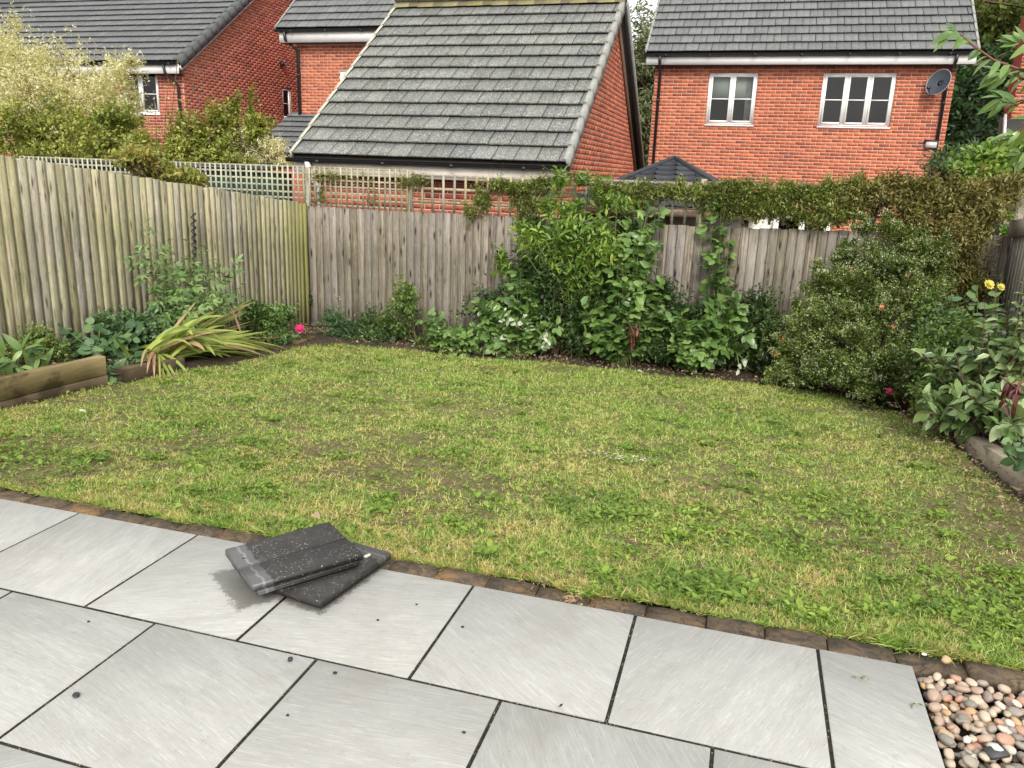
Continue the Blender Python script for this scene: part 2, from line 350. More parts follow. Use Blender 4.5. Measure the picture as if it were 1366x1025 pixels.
L['mid'] = m_leaf('leaf_mid_green', [(.025, .055, .014), (.075, .14, .03), (.16, .25, .05), (.29, .38, .09)], .25, .4, .5)
L['bramble'] = m_leaf('leaf_bramble', [(.04, .09, .024), (.09, .17, .04), (.17, .28, .07), (.32, .44, .15)], .25, .32, .65)
L['under'] = m_leaf('leaf_undergrowth', [(.014, .032, .010), (.035, .075, .018), (.075, .13, .032), (.15, .21, .06)], .2, .42, .5)
L['bright'] = m_leaf('leaf_yellow_green', [(.05, .11, .018), (.11, .21, .035), (.22, .34, .055), (.42, .50, .11)], .32, .38, .5)
L['pale'] = m_leaf('leaf_variegated_cream', [(.26, .28, .10), (.52, .52, .27), (.74, .71, .47), (.85, .82, .64)], .35, .5, .3)
L['palebot'] = m_leaf('leaf_hedge', [(.06, .09, .016), (.17, .21, .035), (.34, .37, .07), (.56, .54, .17)], .3, .5)
L['olive'] = m_leaf('leaf_olive', [(.04, .065, .014), (.12, .16, .03), (.25, .29, .06), (.46, .46, .16)], .3, .5)
L['brown'] = m_leaf('leaf_bronze', [(.045, .05, .014), (.13, .13, .03), (.28, .25, .07), (.48, .40, .20)], .3, .5)
L['small'] = m_leaf('leaf_fine_green', [(.025, .05, .010), (.085, .135, .026), (.19, .26, .055), (.36, .41, .13)], .25, .42, .5)
L['dark'] = m_leaf('leaf_dark_tree', [(.012, .035, .012), (.028, .065, .02), (.05, .105, .03), (.10, .16, .05)], .25, .5, .3, .35)
L['darky'] = m_leaf('leaf_light_tree', [(.05, .085, .02), (.10, .14, .03), (.18, .22, .05), (.28, .30, .07)], .3, .5, .3, .35)
L['willow'] = m_leaf('leaf_willow', [(.07, .10, .04), (.14, .18, .08), (.22, .26, .13), (.32, .34, .20)], .3, .5, .3, .35)
L['laurel'] = m_leaf('leaf_laurel', [(.05, .10, .03), (.12, .20, .06), (.22, .31, .11), (.36, .44, .20)], .12, .28, .7, 2.5)
L['elder'] = m_leaf('leaf_elder', [(.03, .07, .018), (.08, .155, .038), (.17, .27, .075), (.32, .42, .16)], .25, .42, .5, 3)
L['overhang'] = m_leaf('leaf_overhang', [(.05, .11, .022), (.10, .19, .04), (.17, .28, .06), (.30, .40, .12)], .25, .3, .65, 5)
L['blue'] = m_leaf('leaf_blue_green', [(0.030, 0.072, 0.025), (0.060, 0.124, 0.046), (0.120, 0.208, 0.081), (0.210, 0.312, 0.127)], .2, .45, .4, 3)
L['strap'] = m_leaf('leaf_strap', [(.10, .16, .025), (.24, .33, .06), (.42, .46, .11), (.58, .56, .20)], .3, .45, .4, 4)
L['straw'] = m_leaf('leaf_withered', [(.30, .20, .09), (.42, .29, .15), (.50, .36, .22), (.40, .20, .12)], .3, .7, .2, 4)
L['white'] = m_leaf('leaf_silver', [(.30, .36, .22), (.44, .48, .36), (.62, .63, .54)], .25, .6, .3, 4)
L['red'] = m_leaf('leaf_red', [(.035, .008, .007), (.075, .014, .011), (.14, .035, .02)], .2, .45, .4, 4)
L['petalw'] = m_leaf('petal_white', [(.60, .55, .36), (.74, .70, .54), (.80, .77, .66)], .3, .6, .3, 4)
L['petalp'] = m_leaf('petal_coral', [(.60, .10, .08), (.70, .18, .12), (.72, .30, .22)], .3, .6, .3, 4)
L['petalm'] = m_leaf('petal_magenta', [(.55, .02, .12), (.68, .04, .20)], .3, .6, .3, 4)
L['petaly'] = m_leaf('petal_yellow', [(.62, .50, .08), (.75, .66, .16)], .3, .6, .3, 4)
M['twig'] = m_plain('woody_stem', (.12, .085, .05), .85, .3, .35, 20)
M['stemg'] = m_plain('green_stem', (.12, .16, .05), .7, .3, .25, 20)
M['stemr'] = m_plain('reddish_stem', (.16, .065, .045), .6, .4, .25, 20)
def m_grass():
    t = NT('grass_blades'); r = t.irand(); p = t.pos()
    n1 = t.noise(p, .9, 4, .65); n2 = t.noise(p, 4.2, 4, .7); n3 = t.noise(p, 14, 4, .7)
    f = t.math('ADD', t.math('MULTIPLY', n1, .26), t.math('ADD', t.math('MULTIPLY', n2, .36), t.math('MULTIPLY', n3, .38)))
    dry = t.ramp(f, [(.455, 0), (.56, 1)])
    green = t.ramp(r, [(0, (.045, .10, .016)), (.3, (.145, .27, .040)), (.7, (.31, .45, .08)), (1, (.58, .67, .22))])
    straw = t.ramp(r, [(0, (.14, .15, .035)), (.3, (.40, .39, .10)), (.7, (.60, .52, .20)), (1, (.80, .68, .38))])
    sep = t.n('ShaderNodeSeparateXYZ', {0: p}); near = t.n('ShaderNodeMapRange', {0: sep.outputs[1], 1: 3.2, 2: 6.5, 3: 1.0, 4: .70}).outputs[0]
    c = t.mix(t.math('MULTIPLY', dry, near), green, straw)
    return leafmix(t, c, .3, .6, .25)
M['grass'] = m_grass()
M['weed'] = m_leaf('leaf_lawn_weed', [(.05, .095, .016), (.12, .20, .03), (.22, .32, .05), (.36, .45, .09)], .3, .5, .3, 2)
M['litter'] = m_leaf('leaf_litter', [(.10, .06, .035), (.20, .13, .07), (.34, .25, .15), (.48, .40, .28)], .1, .8, .2, 2)
def m_pebble():
    t = NT('pebble_stone'); r = t.rand(); p = t.vmath('ADD', t.obco(), t.rvec(9)); n = t.noise(p, 26, 5, .6, .6); n2 = t.noise(p, 90, 3, .6)
    c = t.ramp(r, [(0, (.13, .12, .10)), (.12, (.22, .19, .15)), (.26, (.36, .27, .19)), (.40, (.36, .17, .10)), (.50, (.44, .35, .25)), (.62, (.50, .43, .34)), (.72, (.31, .20, .14)), (.84, (.42, .23, .08)), (.92, (.60, .55, .47)), (.97, (.20, .15, .13))], 'CONSTANT')
    c = t.mix(t.math('MULTIPLY', t.ramp(n, [(.4, 0), (.7, 1)]), .35), c, (.75, .68, .58)); c = t.mix(t.math('MULTIPLY', t.ramp(n2, [(.55, 0), (.7, 1)]), .2), c, (.16, .12, .09))
    return t.bsdf(c, .5, n2, .15, .002, .45)
M['pebble'] = m_pebble()

# ------------------------------------------------------------------ ground, sky-line sheet
def grid_sheet(name, xs, ys, zf, mat, parent=None, smooth=True, **kw):
    X, Y = np.meshgrid(xs, ys, indexing='ij'); Z = zf(X, Y)
    V = np.stack([X, Y, Z], -1).reshape(-1, 3); nx, ny = len(xs), len(ys)
    i = np.arange(nx - 1)[:, None] * ny + np.arange(ny - 1)[None]
    F = np.stack([i, i + ny, i + ny + 1, i + 1], -1).reshape(-1, 4)
    return mobj(name, V, [F], mat, parent, smooth, **kw)
ys = np.concatenate([np.linspace(-60, -4, 8), np.linspace(-3, 2, 6), np.linspace(2.3, 11, 60), np.linspace(12, 60, 20), np.linspace(80, 400, 8)])
xs = np.concatenate([np.linspace(-300, -12, 10), np.linspace(-11, 8, 60), np.linspace(10, 300, 10)])
grid_sheet('ground', xs, ys, lambda x, y: gz(x, y) - .05, M['soil'], kind='structure')

# lawn outline (world), from patio edge round to the back bed
LAWN = np.array([(-4.62, 2.640), (-4.64, 3.8), (-4.70, 5.0), (-4.62, 6.2), (-4.70, 7.4), (-4.85, 8.05), (-4.5, 8.42), (-3.6, 8.45), (-2.76, 8.35), (-1.9, 8.52), (-1.04, 8.62), (0.18, 8.58), (1.0, 8.40), (1.45, 7.7), (1.58, 6.9), (1.63, 6.1), (1.66, 4.9), (1.72, 3.9), (2.3, 3.3), (2.6, 2.640)])
def inpoly(x, y, poly):
    x = np.asarray(x); y = np.asarray(y); ins = np.zeros(x.shape, bool); n = len(poly)
    for i in range(n):
        x0, y0 = poly[i]; x1, y1 = poly[(i + 1) % n]
        c = ((y0 > y) != (y1 > y)) & (x < (x1 - x0) * (y - y0) / (y1 - y0 + 1e-12) + x0); ins ^= c
    return ins
def lump(x, y): return .012 * np.sin(x * 2.3 + y * 1.1) * np.sin(y * 1.9 - x * .7) + .006 * np.sin(x * 7.1) * np.sin(y * 6.3 + 1)
def lz(x, y): return gz(x, y) + lump(x, y) * np.clip((np.asarray(y) - 2.7) * 2, 0, 1)
gx = np.arange(-4.9, 2.75, .06); gy = np.arange(2.60, 8.75, .06)
X, Y = np.meshgrid(gx, gy, indexing='ij'); Z = lz(X, Y) - .004 + RNG.normal(0, .003, X.shape)
V = np.stack([X, Y, Z], -1).reshape(-1, 3); ny = len(gy)
i = (np.arange(len(gx) - 1)[:, None] * ny + np.arange(ny - 1)[None]); F = np.stack([i, i + ny, i + ny + 1, i + 1], -1).reshape(-1, 4)
cc = V[F].mean(1); F = F[inpoly(cc[:, 0], cc[:, 1], LAWN * 1.0)]
mobj('lawn_ground', V, [F], M['turf'], None, True, kind='structure')

# ------------------------------------------------------------------ patio
PW, PD, PY = .6033, .5978, 2.507
patio = thing('patio', (-1.5, 1.2, 0), kind='structure')
bed = MB(); bed.box((-4.55, -2.2, -.06), (.652, PY - .004, -.0045)); bed.obj('joint_bed', M['grout'], patio)
def slab_mesh(w, d, seed):
    r = np.random.default_rng(seed); c = .0035; z0, z1 = -.02, 0.0
    xs_ = [-w / 2, -w / 2 + c, w / 2 - c, w / 2]; ys_ = [-d / 2, -d / 2 + c, d / 2 - c, d / 2]
    V = []; 
    for ix, x in enumerate(xs_):
        for iy, y in enumerate(ys_):
            e = ix in (0, 3) or iy in (0, 3); V.append((x + r.normal(0, .0006), y + r.normal(0, .0006), z1 - (.003 if e else 0)))
    F = [(i * 4 + j, (i + 1) * 4 + j, (i + 1) * 4 + j + 1, i * 4 + j + 1) for i in range(3) for j in range(3)]
    V += [(-w / 2, -d / 2, z0), (w / 2, -d / 2, z0), (w / 2, d / 2, z0), (-w / 2, d / 2, z0)]
    ring = [0, 4, 8, 12]; F += [(16, 17, 12, 0), (17, 18, 15, 12), (18, 19, 3, 15), (19, 16, 0, 3)]
    return np_mesh('slab', V, [np.array(F)], M['slab'])
SM = slab_mesh(PW - .011, PD - .011, 1)
for row in range(0, 7):
    yc = PY - row * PD - PD / 2
    x_off = -2.6517 if row % 2 == 0 else -2.359
    k = -3
    while x_off + k * PW < .60:
        x0 = x_off + k * PW; x1 = min(x0 + PW, .658); w = x1 - x0
        if w > .05 and x1 > -4.5:
            me = SM if abs(w - PW) < .002 else slab_mesh(w - .011, PD - .011, row + 5)
            a = random.uniform(-.0012, .0012)
            o = inst('slab', me, patio, Matrix.Translation(((x0 + x1) / 2, yc, random.uniform(-.0008, .0008))) @ Matrix.Rotation(a, 4, 'Z'))
        k += 1
# brick edging between slabs and lawn
edge = thing('brick_edging', (-1, PY + .04, 0), kind='structure')
eb = MB(); eb.box((-4.8, PY + .004, -.08), (2.6, PY + .13, -.03)); eb.obj('edging_bed', M['soil'], edge)
x = -4.8; k = 0
while x < 2.55:
    w = random.uniform(.185, .215); h = random.uniform(-.022, -.006); d = random.uniform(.098, .112)
    nx_, V, F = 5, [], []
    prof = [(0, -.06), (0, -.012), (.008, 0), (d - .01, -.002), (d, -.014), (d, -.06)]
    for i in range(nx_):
        t = i / (nx_ - 1); xx = t * (w - .006)
        e = -.004 if i in (0, nx_ - 1) else 0
        for (py_, pz_) in prof: V.append((xx - w / 2, py_ - d / 2 + random.uniform(-.0022, .0022), pz_ + e + (random.uniform(-.003, .003) if pz_ > -.05 else 0)))
    np_ = len(prof)
    F = [(i * np_ + j, (i + 1) * np_ + j, (i + 1) * np_ + j + 1, i * np_ + j + 1) for i in range(nx_ - 1) for j in range(np_ - 1)]
    F = [f[::-1] for f in F]
    me = np_mesh('sett', V, [np.array(F), np.array([list(range(np_))[::-1], [(nx_ - 1) * np_ + j for j in range(np_)]])], M['edging'])
    inst('sett', me, edge, Matrix.Translation((x + w / 2, PY + .012 + d / 2, h)) @ Matrix.Rotation(random.uniform(-.025, .025), 4, 'Z') @ Matrix.Rotation(random.uniform(-.02, .02), 4, 'X'))
    x += w; k += 1

# ------------------------------------------------------------------ gravel bed of pebbles right of the patio
gravel = thing('gravel_bed', (1.2, 1.9, -.03), kind='structure')
gb = MB(); gb.box((.664, -1.5, -.09), (2.6, PY + .002, -.055)); gb.obj('gravel_base', M['soil'], gravel)
import bmesh
def ico(sub=2):
    bm = bmesh.new(); bmesh.ops.create_icosphere(bm, subdivisions=sub, radius=1.0)
    V = np.array([v.co[:] for v in bm.verts]); F = np.array([[v.index for v in f.verts] for f in bm.faces]); bm.free(); return V, F
ICV, ICF = ico(2); IC1V, IC1F = ico(1)
def pebble_v(r, V=ICV):
    P = V.copy(); k = r.normal(0, 1, (3, 3)); P = P * (1 + .10 * np.sin(P @ k[0] * 2.0)[:, None] + .06 * np.sin(P @ k[1] * 3)[:, None])
    P = np.sign(P) * np.abs(P) ** r.uniform(.82, 1.0)
    return P * np.array([1, r.uniform(.62, .9), r.uniform(.42, .66)])
prng = np.random.default_rng(3); peb_meshes = []
for k in range(14):
    peb_meshes.append(np_mesh('pebble', pebble_v(prng), [ICF], M['pebble'], True))
pts = []
for layer, (zc, n) in enumerate([(-.050, 1500), (-.032, 1900), (-.018, 1300)]):
    cell = {}
    tries = 0; cnt = 0
    while cnt < n and tries < n * 14:
        tries += 1; x, y = prng.uniform(.67, 2.45), prng.uniform(1.0, PY + .0); s = prng.uniform(.013, .0245) if prng.random() < .88 else prng.uniform(.024, .031)
        if x - s * .75 < .664 or y + s > PY + .012: continue
        key = (int(x / .06), int(y / .06)); ok = True
        for a in (-1, 0, 1):
            for b in (-1, 0, 1):
                for (qx, qy, qs) in cell.get((key[0] + a, key[1] + b), []):
                    if (qx - x) ** 2 + (qy - y) ** 2 < ((qs + s) * (.68, .70, .86)[layer]) ** 2: ok = False; break
        if ok: cell.setdefault(key, []).append((x, y, s)); pts.append((x, y, zc + prng.uniform(-.004, .008), s, layer)); cnt += 1
def eul(rx, ry, rz): return Matrix.Rotation(rz, 4, 'Z') @ Matrix.Rotation(ry, 4, 'Y') @ Matrix.Rotation(rx, 4, 'X')
def inview(px, py, mg=30): return -mg < px < 1366 + mg and -mg < py < 1025 + mg
cand = []
for q in pts:
    px, py, z = proj(q[:3]); cand.append((not (q[4] >= 1 and inview(px, py, 12)), -q[4] + z * .3, q))
cand.sort(key=lambda c: (c[0], c[1]))
VV, FF, nn = [], [], 0
for j, (hid, _, (x, y, z, s, l)) in enumerate(cand):
    Mx = Matrix.Translation((x, y, z)) @ eul(prng.uniform(-.5, .5), prng.uniform(-.4, .4), prng.uniform(0, 6.3)) @ Matrix.Scale(s, 4)
    if j < 300: inst('pebble', peb_meshes[j % 14], gravel, Mx)
    else:
        P = pebble_v(prng, IC1V); A = np.array(Mx); P = P @ A[:3, :3].T + A[:3, 3]; VV.append(P); FF.append(IC1F + nn); nn += len(P)
mobj('pebbles', np.concatenate(VV), [np.concatenate(FF)], M['pebble'], gravel, True, kind='stuff')

# ------------------------------------------------------------------ walls, bricks, windows
class Wall:
    def __init__(s, O, u, n): s.O, s.u, s.n = map(lambda q: np.array(q, float), (O, u, n)); s.z = np.array([0, 0, 1.0])
    def P(s, u, z, d=0): return s.O + s.u * u + s.z * z + s.n * d
    def box(s, mb, U, Z, D): mb.frame(s.O, s.u, s.n, s.z, U, D, Z)
def brick_part(parent, W, Lu, z0, z1, mat, openings=(), top=None, backmat=None, vis=None, zmort=None):
    """mortar sheet plus individually laid bricks standing 6 mm proud"""
    topf = top or (lambda u: z1)
    br = sorted(set([0, Lu] + [q for o in openings for q in o[:2]] + ([Lu / 2] if top else [])))
    V, F = [], []
    def quad(a, b, c, d): n = len(V); V.extend([a, b, c, d]); F.append((n, n + 1, n + 2, n + 3))
    zm = z0 if zmort is None else zmort
    for a, b in zip(br[:-1], br[1:]):
        zs = sorted([(o[2], o[3]) for o in openings if o[0] <= a + 1e-6 and o[1] >= b - 1e-6]); zc = zm
        for (p, q) in zs: quad(W.P(a, zc), W.P(b, zc), W.P(b, p), W.P(a, p)); zc = q
        quad(W.P(a, zc), W.P(b, zc), W.P(b, topf(b)), W.P(a, topf(a)))
    for (a, b, p, q) in openings:   # reveals
        quad(W.P(a, p), W.P(a, q), W.P(a, q, -.12), W.P(a, p, -.12)); quad(W.P(b, p), W.P(b, q), W.P(b, q, -.12), W.P(b, p, -.12))
        quad(W.P(a, q), W.P(b, q), W.P(b, q, -.12), W.P(a, q, -.12)); quad(W.P(a, p), W.P(b, p), W.P(b, p, -.12), W.P(a, p, -.12))
    mobj('wall', np.array(V), [np.array(F)], M['mortar'], parent)
    full, part = [], []
    nc = int((z1 - z0) / .075)
    for c in range(nc):
        z = z0 + c * .075; zt = z + .065; u = -.1125 * (c % 2) - .0
        while u < Lu:
            a, b = max(u + .005, 0), min(u + .22, Lu); segs = [(a, b)]
            for (p, q, r, s) in openings:
                if zt > r + .02 and z < s - .02:
                    ns = []
                    for (m_, n_) in segs:
                        if n_ <= p or m_ >= q: ns.append((m_, n_))
                        else:
                            if m_ < p: ns.append((m_, p))
                            if n_ > q: ns.append((q, n_))
                    segs = ns
            for (m_, n_) in segs:
                if top:
                    k = 0
                    while n_ - m_ > .03 and (topf(m_) < zt or topf(n_) < zt) and k < 12:
                        if topf(m_) < zt: m_ += .02
                        else: n_ -= .02
                        k += 1
                    if topf(m_) < zt - .02 or topf(n_) < zt - .02: continue
                if n_ - m_ < .03: continue
                (full if abs(n_ - m_ - .215) < .002 else part).append((m_, n_, z, zt))
            u += .225
    def key(q):
        P = W.P((q[0] + q[1]) / 2, q[2]); px, py, d = proj(P); return (not (inview(px, py, -5) and (vis is None or vis(px, py))), d)
    full.sort(key=key)
    bm_ = MB(); bm_.frame((0, 0, 0), W.u, W.n, (0, 0, 1), (-.1065, .1065), (-.02, .004), (-.031, .031)); me = bm_.mesh('brick', mat)
    for q in full[:300]:
        c = W.P((q[0] + q[1]) / 2, (q[2] + q[3]) / 2, random.uniform(-.0015, .0015)); inst('brick', me, parent, Matrix.Translation(c))
    rest = full[300:] + part; mb = MB()
    for q in rest: W.box(mb, (q[0], q[1]), (q[2] + .0015, q[3] - .0015), (-.02, .004 + random.uniform(-.0015, .0015)))
    if rest: mb.obj('bricks', mat, parent, kind='stuff')

def window(parent, W, u0, u1, z0, z1, n, name='window', bar=.5, blind=None, curtain=False, D=-.09, sill=True, mats=None):
    wm = M['white']; f = .05; mb = MB()
    W.box(mb, (u0, u0 + f), (z0, z1), (D, D + .05)); W.box(mb, (u1 - f, u1), (z0, z1), (D, D + .05))
    W.box(mb, (u0 + f, u1 - f), (z1 - f, z1), (D, D + .05)); W.box(mb, (u0 + f, u1 - f), (z0, z0 + f), (D, D + .05))
    iw = (u1 - u0 - 2 * f); pw = iw / n
    for k in range(1, n): W.box(mb, (u0 + f + k * pw - .02, u0 + f + k * pw + .02), (z0 + f, z1 - f), (D, D + .05))
    wo_ = mb.obj(name, wm, parent)
    for k in range(n):
        a = u0 + f + k * pw + (.02 if k else 0) + .003; b = u0 + f + (k + 1) * pw - (.02 if k < n - 1 else 0) - .003; c, d = z0 + f + .003, z1 - f - .003; g = .042
        mb = MB(); W.box(mb, (a, a + g), (c, d), (D + .01, D + .066)); W.box(mb, (b - g, b), (c, d), (D + .01, D + .066)); W.box(mb, (a + g, b - g), (d - g, d), (D + .01, D + .066)); W.box(mb, (a + g, b - g), (c, c + g), (D + .01, D + .066))
        mb.obj('casement', wm, wo_)
        mb = MB(); P = [W.P(a + g, c + g, D + .035), W.P(b - g, c + g, D + .035), W.P(b - g, d - g, D + .035), W.P(a + g, d - g, D + .035)]
        mobj('pane', np.array(P), [np.array([[0, 1, 2, 3]])], M['glass'], wo_)
        if bar:
            zb = c + g + (d - c - 2 * g) * bar; mb = MB(); W.box(mb, (a + g, b - g), (zb - .011, zb + .011), (D + .028, D + .045)); mb.obj('glazing_bar', wm, wo_)
    if sill: mb = MB(); W.box(mb, (u0 - .01, u1 + .01), (z0 - .035, z0 - .002), (D + .002, .035)); mb.obj('sill', wm, wo_)
    # room behind the glass
    V = [W.P(u0 - .4, z0 - .3, -.7), W.P(u1 + .4, z0 - .3, -.7), W.P(u1 + .4, z1 + .2, -.7), W.P(u0 - .4, z1 + .2, -.7), W.P(u0 - .4, z0 - .3, -.13), W.P(u1 + .4, z0 - .3, -.13), W.P(u1 + .4, z1 + .2, -.13), W.P(u0 - .4, z1 + .2, -.13)]
    mobj('room', np.array(V), [np.array([(0, 1, 2, 3), (0, 1, 5, 4), (2, 3, 7, 6), (1, 2, 6, 5), (0, 3, 7, 4)])], M['dark'], wo_)
    if blind:
        mb = MB(); W.box(mb, (u0 + .06, u1 - .06), (z0 + (z1 - z0) * blind, z1 - .03), (-.19, -.18)); mb.obj('blind', M['blind'], wo_)
    if curtain:
        mb = MB(); 
        for k in range(6): a = u1 - .24 + k * .03; W.box(mb, (a, a + .026), (z0 + .02, z1 - .03), (-.17 - .012 * (k % 2), -.155 - .012 * (k % 2)))
        mb.obj('curtain', M['curtain'], wo_)
    return wo_

def tile_mesh(name, mat, w=.3, g=.335, notch=True):
    xsn = [(0, -.004), (.003, 0), (w / 2 - .004, 0), (w / 2, -.0045), (w / 2 + .004, 0), (w - .010, 0), (w - .006, -.004)] if notch else [(0, -.004), (.004, 0), (w - .006, 0), (w - .002, -.004)]
    V = []; n = len(xsn)
    for (x, dz) in xsn:
        V += [(x, 0, .046), (x, 0.0, .070 + dz), (x, .006, .074 + dz), (x, g + .06, .022 + dz), (x, g + .06, .004)]
    F = [(i * 5 + j, (i + 1) * 5 + j, (i + 1) * 5 + j + 1, i * 5 + j + 1) for i in range(n - 1) for j in range(4)]
    F += [(i * 5, i * 5 + 4, (i + 1) * 5 + 4, (i + 1) * 5) for i in range(n - 1)]
    return np_mesh(name, V, [np.array(F), np.array([[0, 1, 2, 3, 4], [(n - 1) * 5 + j for j in (4, 3, 2, 1, 0)]])], mat)
def roof_slope(parent, E, u, v, Wd, Ls, mat, gauge=.335, stagger=True, mats_top=None, vis=None, name='roof'):
    E, u, v = map(lambda q: np.array(q, float), (E, u, v)); nrm = np.cross(u, v)
    if nrm[2] < 0: nrm = -nrm
    me = tile_mesh('roof_tile', mat, g=gauge); me2 = tile_mesh('roof_tile', mats_top, g=gauge) if mats_top else me
    P = [E + nrm * -.015, E + u * Wd + nrm * -.015, E + u * Wd + v * Ls + nrm * -.015, E + v * Ls + nrm * -.015]
    P += [p - nrm * .05 for p in P]
    rf = mobj(name, np.array(P), [np.array([(0, 1, 2, 3), (4, 7, 6, 5), (0, 4, 5, 1), (1, 5, 6, 2), (2, 6, 7, 3), (3, 7, 4, 0)])], M['dark'], parent)
    LOC[rf.name] = LOC[rf.name]
    nc = int(math.ceil(Ls / gauge - .05)); items = []
    for c in range(nc):
        k = -1 if (stagger and c % 2) else 0
        while True:
            a = k * .3 + (.15 if (stagger and c % 2) else 0)
            if a > Wd - .05: break
            a0, a1 = max(a, 0), min(a + .3, Wd)
            if a1 - a0 > .05: items.append((c, a0, a1))
            k += 1
    def key(it):
        px, py, d = proj(E + u * (it[1] + .15) + v * (it[0] * gauge)); return (not (inview(px, py, 5) and (vis is None or vis(px, py))), d)
    items.sort(key=key); restV, restF, nv = [], {4: [], 5: []}, 0
    for j, (c, a0, a1) in enumerate(items):
        sc = (a1 - a0) / .3; o = E + u * a0 + v * (c * gauge) + u * random.uniform(-.002, .002) + v * random.uniform(-.005, .005) + nrm * random.uniform(-.001, .0025)
        Mx = mat4(o, u * sc, v, nrm); mm = me2 if c >= nc - 1 else me
        if random.random() < .9: Mx = Mx @ Matrix.Rotation(random.uniform(-.004, .004), 4, 'Z')
        if j < 300: inst('roof_tile', mm, rf, Mx)
        else:
            A = np.array(Mx); co = np.zeros(len(me.vertices) * 3); me.vertices.foreach_get('co', co); P = co.reshape(-1, 3) @ A[:3, :3].T + A[:3, 3]
            restV.append(P); 
            for pl in me.polygons: restF[len(pl.vertices)].append([q + nv for q in pl.vertices])
            nv += len(P)
    if restV: mobj('roof_tiles', np.concatenate(restV), [np.array(f) for f in restF.values() if f], mat, rf, kind='stuff')
    return rf
def verge_caps(parent, E, v, Ls, side, mat, gauge=.335, w=.10, drop=.10, name='verge_cap'):
    """E: eaves point on the verge line, side: unit vector pointing out of the roof along the eaves"""
    E, v, side = map(lambda q: np.array(q, float), (E, v, side)); nrm = np.cross(side, v); nrm = nrm if nrm[2] > 0 else -nrm
    me = None; mb = MB(); L_ = gauge + .03
    mb.frame((0, 0, 0), side, v, nrm, (-w * .55, .012), (0, L_), (.080, .086)); mb.frame((0, 0, 0), side, v, nrm, (.0125, .018), (0, L_), (-drop, .085)); mb.frame((0, 0, 0), side, v, nrm, (-.015, .012), (-.006, -.001), (-.02, .084))
    me = mb.mesh(name, mat); k = 0
    while k * gauge < Ls - .1:
        o = E + v * (k * gauge) ; A = Matrix.Translation(Vector(o) ); B = Matrix.Rotation(-.055, 4, Vector(side) if np.dot(np.cross(side, v), nrm) > 0 else -Vector(side)); inst(name, me, parent, A @ B); k += 1
def gutter(parent, A, B, outd, mat, r=.055, brackets=True):
    A, B, outd = map(lambda q: np.array(q, float), (A, B, outd)); ax = B - A; Lg = np.linalg.norm(ax); ax /= Lg; V, F = [], []; n = 9
    for ring, rr in enumerate((r, r - .005)):
        for e in (A, B):
            for j in range(n):
                t = math.pi * j / (n - 1); V.append(e + outd * (-math.cos(t) * rr) + np.array([0, 0, -math.sin(t) * rr]))
    for ring in (0, 1):
        b = ring * 2 * n; F += [(b + j, b + j + 1, b + n + j + 1, b + n + j) for j in range(n - 1)]
    F += [(j, j + 1, 2 * n + j + 1, 2 * n + j) for j in range(n - 1)] + [(n + j, n + j + 1, 3 * n + j + 1, 3 * n + j) for j in range(n - 1)]
    F += [(0, n, 3 * n, 2 * n), (n - 1, 2 * n - 1, 4 * n - 1, 3 * n - 1)]
    g = mobj('gutter', np.array(V), [np.array(F)], mat, parent)
    if brackets:
        k = .5
        while k < Lg:
            mb = MB(); c = A + ax * k; mb.frame(c, ax, outd, (0, 0, 1), (-.02, .02), (-r - .004, r + .004), (-r - .006, -r * .4)); mb.obj('bracket', mat, g); k += 1.0
    return g
def downpipe(parent, pts, mat, r=.034, name='downpipe'):
    mb = MB(); mb.tube(pts, r, 8); o = mb.obj(name, mat, parent, True)
    a, b = np.array(pts[-2], float), np.array(pts[-1], float); k = .6
    while k < np.linalg.norm(b - a) - .2:
        p = a + (b - a) / np.linalg.norm(b - a) * k; mb = MB(); mb.tube([p + (0, 0, .025), p - (0, 0, .025)], r + .008, 8); mb.obj('pipe_clip', mat, o); k += 1.7
    return o

